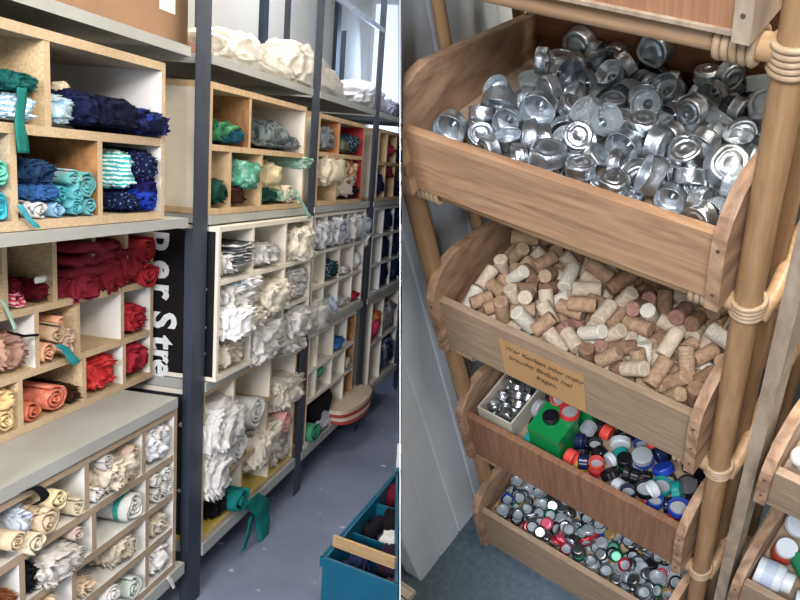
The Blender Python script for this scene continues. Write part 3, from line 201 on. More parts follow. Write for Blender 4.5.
  'ball': '0,-1163,6892,-10884,91,-25,-20,-26 2,-571,6793,-10868,30,-79,-20,-50 0,-272,6779,-10882,4,85,33,-41 1,296,6778,-10892,72,55,-37,-20 1,551,6969,-10892,57,-8,-81,11 2,-932,7346,-10870,17,-35,88,27 2,-468,7342,-10870,29,34,69,-56 0,-152,7498,-10882,87,-39,-14,27 1,253,7288,-10893,68,57,-28,36 1,579,7225,-10893,13,-28,15,-94 2,-1119,7844,-10870,3,60,48,-64 0,-836,7759,-10882,48,-67,-47,32 2,-101,7794,-10870,14,-51,58,62 0,223,7862,-10881,10,-43,-89,12 1,478,7770,-10892,74,32,58,9 0,-1206,6777,-10633,19,-56,1,-80 1,-690,7171,-10889,89,-40,0,-22 0,20,6780,-10883,92,-27,18,-24 1,-102,7020,-10893,46,70,33,44 0,757,6798,-10884,8,59,74,-31 1,-1212,7281,-10893,10,-90,-30,-30 1,-709,7521,-10892,81,-16,-5,56 1,-13,7269,-10892,16,35,21,-90 2,457,7485,-10870,74,-18,61,22 0,757,7526,-10882,56,26,-52,59 0,-1184,7545,-10882,17,-90,-41,2 1,-394,7615,-10893,25,40,66,-59 2,-555,7850,-10859,66,12,-24,-70 0,114,7575,-10882,58,-81,-9,5 2,747,7838,-10810,46,82,7,35 0,-936,7054,-10882,78,-34,-23,48 0,-887,6779,-10882,55,5,-58,-60 2,-388,7045,-10867,20,-97,-13,-4 1,188,7013,-10892,90,8,40,15',
}

def frame(x, y, z, loc):
    m = Matrix.Identity(4)
    for i, c in enumerate((x, y, z)):
        for k in range(3): m[k][i] = c[k]
    for k in range(3): m[k][3] = loc[k]
    return m
EYE = Vector((0, 0, EYE_HEIGHT))
STORE = Matrix.Identity(4)
CORNER = frame(RACK_X, RACK_Y, RACK_Z, EYE)
ROOM = STORE
ORIGIN = {}

# ------------------------------------------------------------------ materials
def srgb(h):
    h = h.lstrip('#')
    c = [int(h[i:i + 2], 16) / 255 for i in (0, 2, 4)]
    return tuple(x / 12.92 if x <= .04045 else ((x + .055) / 1.055) ** 2.4 for x in c) + (1,)
MATS = {}
def base_mat(name, rough=.7, metal=0.0, spec=.3):
    m = bpy.data.materials.new(name); m.use_nodes = True
    n = m.node_tree.nodes; b = n['Principled BSDF']
    b.inputs['Roughness'].default_value = rough; b.inputs['Metallic'].default_value = metal
    b.inputs['Specular IOR Level'].default_value = spec
    return m, n, m.node_tree.links, b
def coords(n, l, scale=(1, 1, 1)):
    tc = n.new('ShaderNodeTexCoord'); mp = n.new('ShaderNodeMapping')
    mp.inputs['Scale'].default_value = scale
    l.new(tc.outputs['Object'], mp.inputs['Vector']); return mp.outputs['Vector']
def noise_tex(n, l, vec, scale, detail=4, rough=.55, dist=0):
    t = n.new('ShaderNodeTexNoise'); t.inputs['Scale'].default_value = scale
    t.inputs['Detail'].default_value = detail; t.inputs['Roughness'].default_value = rough
    t.inputs['Distortion'].default_value = dist
    l.new(vec, t.inputs['Vector']); return t.outputs['Fac']
def ramp(n, l, fac, stops):
    r = n.new('ShaderNodeValToRGB'); e = r.color_ramp.elements
    while len(e) < len(stops): e.new(.5)
    for k, (p, c) in enumerate(stops): e[k].position = p; e[k].color = c
    l.new(fac, r.inputs['Fac']); return r.outputs['Color']
def bump(n, l, b, height, strength=.3, dist=.01):
    u = n.new('ShaderNodeBump'); u.inputs['Strength'].default_value = strength; u.inputs['Distance'].default_value = dist
    l.new(height, u.inputs['Height']); l.new(u.outputs['Normal'], b.inputs['Normal'])
def mix_mul(c, k): return tuple(min(1, x * k) for x in c[:3]) + (1,)
def plain(name, hexc, rough=.6, metal=0.0, spec=.3, var=.12, vs=14, bs=0.0, bscale=120):
    key = 'm_' + name
    if key in MATS: return MATS[key]
    m, n, l, b = base_mat(name, rough, metal, spec); c = srgb(hexc)
    v = coords(n, l); f = noise_tex(n, l, v, vs, 5)
    l.new(ramp(n, l, f, [(.3, mix_mul(c, 1 - var)), (.7, mix_mul(c, 1 + var))]), b.inputs['Base Color'])
    if bs: bump(n, l, b, noise_tex(n, l, v, bscale, 3), bs, .002)
    MATS[key] = m; return m
def cloth(name, hexc, second=None, pattern=None, rough=.9):
    key = 'c_' + name
    if key in MATS: return MATS[key]
    m, n, l, b = base_mat('cloth_' + name, rough, 0, .15); c = srgb(hexc)
    v = coords(n, l); f = noise_tex(n, l, v, 22, 4)
    col = ramp(n, l, f, [(.25, mix_mul(c, .84)), (.75, mix_mul(c, 1.1))])
    if second:
        s = srgb(second); mx = n.new('ShaderNodeMix'); mx.data_type = 'RGBA'
        if pattern == 'stripe':
            w = n.new('ShaderNodeTexWave'); w.bands_direction = 'Z'; w.inputs['Scale'].default_value = 28
            w.inputs['Distortion'].default_value = 3.5; l.new(v, w.inputs['Vector'])
            fac = ramp(n, l, w.outputs['Fac'], [(.45, (0, 0, 0, 1)), (.62, (1, 1, 1, 1))])
        elif pattern == 'band':
            w = n.new('ShaderNodeTexWave'); w.bands_direction = 'X'; w.inputs['Scale'].default_value = 3.2
            w.inputs['Distortion'].default_value = .8; l.new(v, w.inputs['Vector'])
            fac = ramp(n, l, w.outputs['Fac'], [(.88, (0, 0, 0, 1)), (.94, (1, 1, 1, 1))])
        elif pattern == 'dots':
            w = n.new('ShaderNodeTexVoronoi'); w.inputs['Scale'].default_value = 95; l.new(v, w.inputs['Vector'])
            fac = ramp(n, l, w.outputs['Distance'], [(.22, (1, 1, 1, 1)), (.34, (0, 0, 0, 1))])
        else:
            fac = ramp(n, l, noise_tex(n, l, v, 34, 3), [(.5, (0, 0, 0, 1)), (.6, (1, 1, 1, 1))])
        l.new(fac, mx.inputs['Factor']); l.new(col, mx.inputs[6]); mx.inputs[7].default_value = s
        col = mx.outputs[2]
    l.new(col, b.inputs['Base Color'])
    bump(n, l, b, noise_tex(n, l, v, 48, 5, .6, .8), .6, .009)
    MATS[key] = m; return m
def wood(name, dark, light, scale=(1.5, 16, 16), rough=.6, contrast=.5, rings=.5, spec=.25):
    key = 'w_' + name
    if key in MATS: return MATS[key]
    m, n, l, b = base_mat('wood_' + name, rough, 0, spec)
    v = coords(n, l, scale)
    f1 = noise_tex(n, l, v, 1.6, 3, .5, 1.2); f2 = noise_tex(n, l, v, 9, 5, .6, .2)
    sn = n.new('ShaderNodeMath'); sn.operation = 'MULTIPLY'; sn.inputs[1].default_value = 26; l.new(f1, sn.inputs[0])
    si = n.new('ShaderNodeMath'); si.operation = 'SINE'; l.new(sn.outputs[0], si.inputs[0])
    ma = n.new('ShaderNodeMath'); ma.operation = 'MULTIPLY_ADD'; ma.inputs[1].default_value = .22 * rings; ma.inputs[2].default_value = .0
    l.new(si.outputs[0], ma.inputs[0])
    ad = n.new('ShaderNodeMath'); ad.operation = 'ADD'; l.new(ma.outputs[0], ad.inputs[0]); l.new(f2, ad.inputs[1])
    h = contrast / 2
    l.new(ramp(n, l, ad.outputs[0], [(.5 - h, srgb(dark)), (.5 + h, srgb(light))]), b.inputs['Base Color'])
    bump(n, l, b, f2, .15, .002)
    MATS[key] = m; return m
def chipboard(name, a, bcol, scale=150):
    key = 'p_' + name
    if key in MATS: return MATS[key]
    m, n, l, b = base_mat('chipboard_' + name, .75, 0, .2)
    v = coords(n, l, (1, 1, 1)); f = noise_tex(n, l, v, scale, 2, .6); f2 = noise_tex(n, l, v, 6, 3)
    mx = n.new('ShaderNodeMath'); mx.operation = 'MULTIPLY_ADD'; mx.inputs[1].default_value = .5
    l.new(f2, mx.inputs[0]); l.new(f, mx.inputs[2])
    l.new(ramp(n, l, mx.outputs[0], [(.5, srgb(a)), (.95, srgb(bcol))]), b.inputs['Base Color'])
    MATS[key] = m; return m

# ------------------------------------------------------------------ object helpers
def props(o, label=None, cat=None, group=None, kind=None):
    if label: o['label'] = label
    if cat: o['category'] = cat
    if group: o['group'] = group
    if kind: o['kind'] = kind
    return o
def thing(name, loc, label, cat, group=None):
    o = bpy.data.objects.new(name, None); COL.objects.link(o)
    o.empty_display_size = .05
    o.matrix_world = ROOM @ Matrix.Translation(loc); ORIGIN[o.name] = Vector(loc)
    return props(o, label, cat, group)
def to_mesh(name, bm, mats, smooth=False):
    bmesh.ops.recalc_face_normals(bm, faces=bm.faces[:])
    me = bpy.data.meshes.new(name); bm.to_mesh(me); bm.free()
    for m in (mats if isinstance(mats, (list, tuple)) else [mats]): me.materials.append(m)
    if smooth:
        for p in me.polygons: p.use_smooth = True
    return me
def root_of(o):
    while o.parent: o = o.parent
    return o
def part(name, bm, mats, parent, label=None, smooth=False, kind=None):
    off = ORIGIN[root_of(parent).name]
    for v in bm.verts: v.co -= off
    o = bpy.data.objects.new(name, to_mesh(name, bm, mats, smooth)); COL.objects.link(o)
    o.parent = parent
    return props(o, label, kind=kind)
def solo(name, bm, mats, loc, label=None, cat=None, group=None, kind=None, smooth=False, local=False):
    if not local:
        for v in bm.verts: v.co -= Vector(loc)
    o = bpy.data.objects.new(name, to_mesh(name, bm, mats, smooth)); COL.objects.link(o)
    o.matrix_world = ROOM @ Matrix.Translation(loc); ORIGIN[o.name] = Vector(loc)
    return props(o, label, cat, group, kind)
def structure(name, bm, mats): return solo(name, bm, mats, (0, 0, 0), kind='structure')
def box(bm, x0, x1, y0, y1, z0, z1, bev=0, edge=None):
    vs = [bm.verts.new((x, y, z)) for x in (x0, x1) for y in (y0, y1) for z in (z0, z1)]
    fs = [bm.faces.new([vs[i] for i in f]) for f in ((0, 1, 3, 2), (4, 6, 7, 5), (0, 4, 5, 1), (2, 3, 7, 6), (0, 2, 6, 4), (1, 5, 7, 3))]
    if edge is not None: fs[1].material_index = edge
    if bev:
        es = list({e for f in fs for e in f.edges})
        bmesh.ops.bevel(bm, geom=es, offset=bev, segments=2, affect='EDGES', profile=.6)
    return bm
def B(*a, **k): return box(bmesh.new(), *a, **k)
def tube(bm, pts, r, seg=12, closed=False, cap=True):
    pts = [Vector(p) for p in pts]; rings = []; N = len(pts); up = None
    for i, p in enumerate(pts):
        if closed: d = pts[(i + 1) % N] - pts[i - 1]
        else: d = pts[min(i + 1, N - 1)] - pts[max(i - 1, 0)]
        d.normalize()
        if up is None: up = Vector((0, 0, 1)) if abs(d.z) < .9 else Vector((1, 0, 0))
        s = d.cross(up).normalized(); u = s.cross(d).normalized(); up = u
        rr = r[i] if isinstance(r, (list, tuple)) else r
        rings.append([bm.verts.new(p + (s * math.cos(a) + u * math.sin(a)) * rr) for a in (2 * math.pi * k / seg for k in range(seg))])
    for i in range(N if closed else N - 1):
        a, b = rings[i], rings[(i + 1) % N]
        for k in range(seg): bm.faces.new((a[k], a[(k + 1) % seg], b[(k + 1) % seg], b[k]))
    if cap and not closed:
        bm.faces.new(rings[0][::-1]); bm.faces.new(rings[-1])
    return bm
def lathe(prof, seg=24, flute=None):
    bm = bmesh.new(); rings = []
    for r, z in prof:
        if r < 1e-6: rings.append([bm.verts.new((0, 0, z))]); continue
        ring = []
        for k in range(seg):
            a = 2 * math.pi * k / seg; rr = r
            if flute and flute(z): rr = r * (1 + flute(z) * (1 if k % 2 else -1))
            ring.append(bm.verts.new((rr * math.cos(a), rr * math.sin(a), z)))
        rings.append(ring)
    for a, b in zip(rings, rings[1:]):
        if len(a) == 1 and len(b) == 1: continue
        for k in range(seg):
            k2 = (k + 1) % seg
            if len(a) == 1: bm.faces.new((a[0], b[k], b[k2]))
            elif len(b) == 1: bm.faces.new((a[k], a[k2], b[0]))
            else: bm.faces.new((a[k], a[k2], b[k2], b[k]))
    return bm
def prism(bm, poly, axis, a0, a1):
    def P(q, a): return {'X': (a, q[0], q[1]), 'Y': (q[0], a, q[1]), 'Z': (q[0], q[1], a)}[axis]
    A = [bm.verts.new(P(q, a0)) for q in poly]; C = [bm.verts.new(P(q, a1)) for q in poly]
    bm.faces.new(A[::-1]); bm.faces.new(C); n = len(poly)
    for i in range(n): bm.faces.new((A[i], A[(i + 1) % n], C[(i + 1) % n], C[i]))
    return bm
def bevel_all(bm, w, seg=2):
    es = [e for e in bm.edges if len(e.link_faces) == 2 and e.calc_face_angle(0) > .6]
    bmesh.ops.bevel(bm, geom=es, offset=w, segments=seg, affect='EDGES'); return bm
def lettering(name, body, size, mat, parent, place, shear=0.0, bold=0.0, align='LEFT', line=1.0, char=1.0):
    cu = bpy.data.curves.new(name, 'FONT'); cu.body = body; cu.size = size; cu.extrude = .0006
    cu.shear = shear; cu.offset = bold; cu.align_x = align; cu.space_line = line; cu.space_character = char; cu.resolution_u = 3
    tmp = bpy.data.objects.new(name, cu); COL.objects.link(tmp); bpy.context.view_layer.update()
    me = bpy.data.meshes.new_from_object(tmp.evaluated_get(bpy.context.evaluated_depsgraph_get()))
    bpy.data.objects.remove(tmp); bpy.data.curves.remove(cu)
    me.transform(Matrix.Translation(-ORIGIN[root_of(parent).name]) @ place)
    me.materials.clear(); me.materials.append(mat)
    o = bpy.data.objects.new(name, me); COL.objects.link(o); o.parent = parent; return o

# partition plane: between the two corners
NORMAL = Vector(CAM_X)
def part_x(y, z): return -(NORMAL.y * y + NORMAL.z * (z - EYE_HEIGHT)) / NORMAL.x
def trim_to_partition(bm, room, keep_right, gap=.003):
    inv = room.inverted(); co = inv @ (EYE + NORMAL * (gap if keep_right else -gap))
    no = (inv.to_3x3() @ NORMAL).normalized()
    g = bm.verts[:] + bm.edges[:] + bm.faces[:]
    r = bmesh.ops.bisect_plane(bm, geom=g, plane_co=co, plane_no=no, clear_inner=keep_right, clear_outer=not keep_right)
    ed = [e for e in r['geom_cut'] if isinstance(e, bmesh.types.BMEdge)]
    try: bmesh.ops.edgeloop_fill(bm, edges=ed)
    except Exception: pass
    return bm

# ------------------------------------------------------------------ cloth shapes
def crumple_bm(rx, ry, rz, seed, subdiv=4, sharp=.78, boxy=.58):
    bm = bmesh.new(); bmesh.ops.create_icosphere(bm, subdivisions=subdiv, radius=1)
    s = Vector((seed * 3.17 % 97, seed * 7.31 % 89, seed * 1.93 % 83))
    mm = (ry + rz) / 2; st = Vector((min(3, max(.5, rx / mm)), min(1.8, max(.6, ry / mm)), min(1.8, max(.6, rz / mm))))
    for v in bm.verts:
        p = v.co.normalized()
        q = Vector((p.x * st.x, p.y * st.y, p.z * st.z))
        w = noise.noise_vector(q * 1.3 + s) * .9
        def rdg(k, m, o): return 1.8 * max(0, 1 - 2.0 * abs(noise.noise(q * k + w * m + s * o))) ** 1.25 - .75
        r = .74 + sharp * (.14 * rdg(1.7, 1, 1) + .12 * rdg(3.1, 1.6, 1.3) + .05 * rdg(6.2, 2.2, .7) + .015 * rdg(12, 3, .3))
        b = Vector([math.copysign(abs(c) ** boxy, c) for c in p])
        v.co = b * r
    mx = [max(abs(v.co[i]) for v in bm.verts) for i in range(3)]
    for v in bm.verts:
        v.co = Vector((v.co.x / mx[0] * rx, v.co.y / mx[1] * ry, max(v.co.z / mx[2], -.82) / .91 * rz + .09 * rz))
        v.co.z = max(-rz, v.co.z)
    return bm
def roll_bm(length, ry, rz, seed, turns=2.6):
    rnd = random.Random(seed); bm = bmesh.new(); n = int(turns * 18); nx = 9
    t = .16 / 1.0; a0 = rnd.uniform(0, 6.28)
    s = Vector((seed % 71 * 1.7, seed % 53 * 2.3, 0))
    def ring(x, inner, k):
        out = []
        for i in range(n + 1):
            u = i / n; a = a0 + u * turns * 2 * math.pi
            rad = .10 + .90 * u - (t * (.55 + .4 * u) if inner else 0)
            rad = max(.02, rad)
            w = 1 + .10 * noise.noise(Vector((math.cos(a) * 1.2, math.sin(a) * 1.2, x * 9)) + s) + .05 * noise.noise(Vector((a * .9, x * 24, 2)) + s)
            xx = x + (.012 * noise.noise(Vector((a * .8, 3, 1)) + s) if k in (0, nx - 1) else 0)
            y = rad * w * math.cos(a) * ry; z = rad * w * math.sin(a) * rz
            out.append(bm.verts.new((xx, y, max(z, -rz * .94))))
        return out
    O = []; I = []
    for k in range(nx):
        x = -length * (1 - k / (nx - 1)) - .012
        O.append(ring(x, False, k)); I.append(ring(x, True, k))
    for k in range(nx - 1):
        for i in range(n):
            bm.faces.new((O[k][i], O[k][i + 1], O[k + 1][i + 1], O[k + 1][i]))
            bm.faces.new((I[k][i], I[k + 1][i], I[k + 1][i + 1], I[k][i + 1]))
        for i in (0, n):
            bm.faces.new((O[k][i], O[k + 1][i], I[k + 1][i], I[k][i]))
    for k in (0, nx - 1):
        for i in range(n): bm.faces.new((O[k][i], O[k][i + 1], I[k][i + 1], I[k][i]))
    return bm
def folded_bm(depth, ry, rz, seed, thick=.017):
    rnd = random.Random(seed); bm = bmesh.new()
    layers = max(2, min(7, round(2 * rz / thick))); h = 2 * rz / layers; ny = 15
    for k in range(layers):
        zc = -rz + h * (k + .5); xo = rnd.uniform(-.02, 0); sy = 1 - rnd.uniform(0, .1)
        prof = [(-depth, -h * .46), (-h * .5, -h * .46)] + [(-h * .5 + math.sin(a) * h * .5, -math.cos(a) * h * .46) for a in (math.pi * j / 6 for j in range(1, 6))] + [(-h * .5, h * .46), (-depth, h * .46)]
        rows = []
        for j in range(ny):
            y = -ry * sy + 2 * ry * sy * j / (ny - 1); e = 1 - abs(2 * j / (ny - 1) - 1) ** 6 * .55
            dz = .5 * h * noise.noise(Vector((y * 18, k * .7, seed % 37))) * (1 if 0 < k else .25)
            dx = .016 * noise.noise(Vector((y * 14, k * 1.9, seed % 41)))
            rows.append([bm.verts.new((min(0, px + xo + dx), y, max(-rz, min(rz, zc + pz * e + dz)))) for px, pz in prof])
        for a, b in zip(rows, rows[1:]):
            m = len(prof)
            for i in range(m): bm.faces.new((a[i], a[(i + 1) % m], b[(i + 1) % m], b[i]))
        bm.faces.new(rows[0]); bm.faces.new(rows[-1][::-1])
    return bm
def ribbon_bm(pts, widths, wdir=(0, 1, 0), thick=.003, seed=1, sub=5):
    pts = [Vector(p) for p in pts]; P = []; W = []
    for i in range(len(pts) - 1):
        p0, p1, p2, p3 = pts[max(i - 1, 0)], pts[i], pts[i + 1], pts[min(i + 2, len(pts) - 1)]
        for j in range(sub):
            t = j / sub
            P.append(.5 * ((2 * p1) + (p2 - p0) * t + (2 * p0 - 5 * p1 + 4 * p2 - p3) * t * t + (3 * p1 - p0 - 3 * p2 + p3) * t ** 3))
            W.append(widths[i] * (1 - t) + widths[i + 1] * t)
    P.append(pts[-1]); W.append(widths[-1]); bm = bmesh.new(); rows = []
    wd = Vector(wdir).normalized()
    for i, p in enumerate(P):
        d = (P[min(i + 1, len(P) - 1)] - P[max(i - 1, 0)]).normalized(); nn = d.cross(wd).normalized()
        row = []
        for s in (1, -1):
            for u in (-.5, -.25, 0, .25, .5):
                q = p + wd * u * s * W[i] + nn * (thick * .5 * s + .12 * W[i] * noise.noise(Vector((u * s * 3, i * .25, seed))))
                row.append(bm.verts.new(q))
        rows.append(row)
    for a, b in zip(rows, rows[1:]):
        for i in range(10): bm.faces.new((a[i], a[(i + 1) % 10], b[(i + 1) % 10], b[i]))
    bm.faces.new(rows[0]); bm.faces.new(rows[-1][::-1]); return bm

# ================================================================== THE CLOTH STORE (left)
WALLX = -2.0; FARY = 7.5
m_floor, n, l, b = base_mat('painted_floor', .55, 0, .35)
v = coords(n, l)
c = ramp(n, l, noise_tex(n, l, v, 1.7, 6, .6), [(.3, srgb('#6b7488')), (.7, srgb('#8790a5'))])
mx = n.new('ShaderNodeMix'); mx.data_type = 'RGBA'
sp = ramp(n, l, noise_tex(n, l, v, 15, 2, .5), [(.69, (0, 0, 0, 1)), (.74, (1, 1, 1, 1))])
l.new(sp, mx.inputs['Factor']); l.new(c, mx.inputs[6]); mx.inputs[7].default_value = srgb('#c3c7cf')
l.new(mx.outputs[2], b.inputs['Base Color']); bump(n, l, b, noise_tex(n, l, v, 60, 4), .08, .002)
m_wall = plain('store_wall', '#c6c1b4', .9, var=.04, vs=3)
m_far = plain('far_wall', '#d5d9df', .9, var=.03, vs=2)

bm = bmesh.new()
q = [(WALLX, .3), (part_x(.3, 0) - .004, .3), (part_x(FARY, 0) - .004, FARY), (WALLX, FARY)]
prism(bm, q, 'Z', -.06, 0); structure('floor', bm, m_floor)
structure('wall_left', B(WALLX - .1, WALLX, .3, FARY, -.06, 3.1), m_wall)
bm = B(WALLX - .1, .5, FARY, FARY + .1, -.06, 3.1); trim_to_partition(bm, STORE, False, .004); structure('wall_back', bm, m_far)
wm, n, l, b = base_mat('daylight_pane', .3); b.inputs['Base Color'].default_value = srgb('#dfe8f5'); b.inputs['Emission Color'].default_value = srgb('#d3e0f4'); b.inputs['Emission Strength'].default_value = .85
bm = B(-1.96, -1.30, FARY - .02, FARY - .001, 1.0, 2.9); trim_to_partition(bm, STORE, False, .02); structure('window_1', bm, wm)
# added thin partition sheet, edge-on: blocks light between the two corners, pale for bounce
a = Vector((0, 0, 1)).cross(NORMAL).normalized()
if a.y < 0: a = -a
up = NORMAL.cross(a).normalized()
if up.z < 0: up = -up
bm = bmesh.new(); ring = []
for s in (-.0004, .0004):
    for (d, z) in ((1.1, 0.0), (7.7, 0.0), (7.7, 3.1), (1.1, 3.1)):
        ring.append(bm.verts.new(EYE + NORMAL * s + a * d + up * ((z - EYE_HEIGHT) / up.z)))
bm.faces.new(ring[:4]); bm.faces.new(ring[4:][::-1])
for i in range(4): bm.faces.new((ring[i], ring[(i + 1) % 4], ring[4 + (i + 1) % 4], ring[4 + i]))
structure('trim_1', bm, plain('partition_sheet', '#dfe1e4', .8))
# uprights fixed on the wall
m_dark = plain('dark_steel', '#2b3540', .45, .35, .4, .15)
for k, y in enumerate((5.0, 6.47)):
    structure('trim_%d' % (k + 2), B(WALLX, WALLX + .03, y - .04, y + .04, 0, 3.05), m_dark)

# ---- steel racking
m_post = plain('blue_grey_steel', '#343c48', .45, .3, .45, .2, 6)
m_shelf = plain('shelf_grey', '#a2a49f', .55, .1, .35, .08, 5)
m_shelf_under = m_shelf
rack = thing('steel_rack', (-1.45, 3.6, 0), 'long dark steel storage rack with grey shelves along the wall', 'rack')
for y in (1.44, 2.545, 3.665, 4.765, 5.865):
    bm = bmesh.new(); xf = -1.2
    box(bm, xf - .004, xf, y - .05, y + .05, 0, 2.95); box(bm, xf - .035, xf - .004, y + .046, y + .05, 0, 2.95)
    if 2.5 < y < 2.6: box(bm, xf - .030, xf - .004, y - .05, y - .046, 0, 1.33)
    # slots punched down the angle post
    for i in range(28):
        zc = .12 + i * .1
        box(bm, xf, xf + .0006, y + .012, y + .02, zc, zc + .03)
    part('post', bm, m_post, rack)
for y in (1.44, 2.545, 3.665, 4.765, 5.865):
    bm = bmesh.new(); box(bm, -1.754, -1.75, y - .045, y + .045, 0, 2.43); box(bm, -1.75, -1.72, y - .045, y - .041, 0, 2.43)
    part('rear_post', bm, m_post, rack)
for zt, th in ((1.864, .028), (1.366, .028), (.803, .034), (.198, .042)):
    for k in range(4):
        y0, y1 = 1.495 + k * 1.1, 2.485 + k * 1.1 + (.005 if k else 0)
        if k == 0: y0 = 1.1; y1 = 2.448
        if k == 0 and zt == .803: y1 = 2.395
        if k == 0 and zt == .198: y1 = 2.46
        if k: y0 += .01; y1 += .015
        bm = bmesh.new(); fx = -1.196
        box(bm, -1.715, fx, y0, y1, zt - .004, zt); box(bm, fx - .004, fx, y0, y1, zt - th, zt - .004)
        box(bm, -1.715, -1.711, y0, y1, zt - th, zt - .004)
        for yy in (y0, y1 - .004): box(bm, -1.711, fx - .004, yy, yy + .004, zt - th, zt - .004)
        part('shelf_board', bm, m_shelf, rack)
        bm = bmesh.new(); 
        if zt < 1.0 or zt > 1.8:
            box(bm, -1.69, -1.66, y0, y1, zt - th - .03, zt - th); part('cross_bar', bm, m_post, rack)
bm = B(-1.199, -1.18, 3.72, 4.71, 2.262, 2.285); part('hand_rail', bm, plain('bright_steel', '#9aa6b4', .3, .8), rack, 'bright steel rail between the rear posts')

# ---- pigeonhole cabinets
chip = chipboard('tan', '#a08a68', '#cbb48e'); chip2 = chipboard('grey', '#8f8370', '#b8ab94')
edge = chipboard('edge', '#a58f6f', '#c9b393', 260); edge2 = chipboard('edge_brown', '#8b7a66', '#ae9b84', 260)
white = plain('white_board', '#d6d5d0', .6, var=.05, vs=6); cream = plain('cream_board', '#ddd6c6', .6, var=.05, vs=6)
brown = wood('brown_ply', '#7d5837', '#a8794e', (4, 16, 3)); tan = wood('tan_ply', '#b49670', '#cdb38c', (4, 10, 3))
dkb = plain('dark_board', '#23272e', .7); yellow = plain('yellow_board', '#c9b458', .7); redb = plain('red_board', '#a8262c', .5); orange = plain('orange_board', '#b8784a', .6)
STYLE = {
 'UA': ('wooden pigeonhole cabinet of blue and turquoise cloths on the upper shelf', chip2, edge, {'side': white, 'div10': chip2, 'div01': white, 'div11': brown, 'div00': chip}, None),
 'UB': ('chipboard pigeonhole cabinet of red and peach cloths on the middle shelf', chip, edge, {'side': white, 'div10': white, 'div12': white, 'div22': white, 'div21': chip}, None),
 'UC': ('white pigeonhole cabinet of cream cloth rolls on the nearest bottom shelf', white, edge2, {}, None),
 'UD': ('tan plywood cabinet of green cloths right of the nearest post', tan, tan, {'div00': brown, 'side': cream}, None),
 'UE': ('white cubby of nine compartments with a black signboard side', cream, cream, {}, None),
 'UF': ('beige cabinet of white rolls on the bottom shelf left of the second post', cream, edge, {'row': edge, 'floor': yellow, 'outer': dkb}, None),
 'UG': ('tan cabinet with red and orange boards right of the second post', tan, tan, {'side': redb, 'div00': orange, 'outer': cream}, None),
 'UH': ('white cubby of twelve compartments right of the second post', cream, cream, {}, None),
 'UI': ('beige cabinet with a brown end board above the striped discs', cream, cream, {'side': brown}, None),
 'UJ': ('tan cabinet high on the far end of the rack', tan, tan, {'side': cream}, None),
 'UK': ('far white cubby full of navy cloths', white, white, {}, None),
 'UL': ('beige cabinet of mixed cloths low at the far end', cream, cream, {}, None),
}
CAB = {}
for u, g in UNITS.items():
    lab, face, ed, sp, _ = STYLE[u]
    X, d, Y0, Y1, Z0, Z1, t = (g[k] for k in ('X', 'd', 'Y0', 'Y1', 'Z0', 'Z1', 't'))
    root = thing('pigeonhole_cabinet', (X - d / 2, (Y0 + Y1) / 2, Z0), lab, 'cabinet', 'pigeonhole cabinets on the steel rack'); CAB[u] = root
    def panel(name, mat, *bx, lab=None):
        return part(name, B(*bx, edge=1), [mat, ed], root, lab)
    xb = X - d
    side = sp.get('side', face)
    panel('top_panel', face, xb, X, Y0, Y1, Z1 - t, Z1); panel('bottom_panel', sp.get('floor', face), xb, X, Y0, Y1, Z0, Z0 + t)
    if u != 'UE': panel('side_panel', sp.get('outer', side), xb, X, Y0, Y0 + t, Z0 + t, Z1 - t)
    panel('side_panel', side, xb, X, Y1 - t, Y1, Z0 + t, Z1 - t)
    part('back_panel', B(xb, xb + .006, Y0 + t, Y1 - t, Z0 + t, Z1 - t), face, root)
    zs = [Z1 - t] + list(g['rows']) + [Z0 + t]
    for k, z in enumerate(g['rows']): panel('shelf_board', sp.get('row', face), xb + .006, X - .001, Y0 + t, Y1 - t, z - t / 2, z + t / 2)
    for r, cs in enumerate(g['cols']):
        top = zs[r] - (0 if r == 0 else t / 2); bot = zs[r + 1] + (0 if r == len(zs) - 2 else t / 2)
        for k, y in enumerate(cs):
            panel('divider', sp.get('div%d%d' % (r, k), face), xb + .006, X - .002, y - t / 2, y + t / 2, bot, top)
# signboard reused as the side of the white cubby
g = UNITS['UE']; black = plain('black_signboard', '#0b0c0e', .35, 0, .5, .2)
sb = part('signboard', B(g['X'] - .42, g['X'] - .012, g['Y0'] - .002, g['Y0'] + .016, g['Z0'] + .016, g['Z1'] - .016), black, CAB['UE'], 'black signboard with white lettering')
part('edge_strip', B(g['X'] - .012, g['X'], g['Y0'] - .002, g['Y0'] + .016, g['Z0'] + .016, g['Z1'] - .016), cream, CAB['UE'])
m_letter = plain('white_lettering', '#d4d8da', .5)
RD = Matrix(((0, 1, 0, 0), (0, 0, -1, 0), (-1, 0, 0, 0), (0, 0, 0, 1)))
for ch_, zt in (('p', 1.300), ('e', 1.204), ('r', 1.126), ('S', 1.030), ('t', .944), ('r', .899), ('e', .862)):
    lettering('letter', ch_, .128, m_letter, sb, Matrix.Translation((-1.404, g['Y0'] - .0028, zt)) @ RD, bold=.0042)
for zc in (.99, 1.12, .9): part('screw', B(g['X'] - .045, g['X'] - .039, g['Y0'] - .004, g['Y0'] - .002, zc, zc + .006), m_letter, sb)

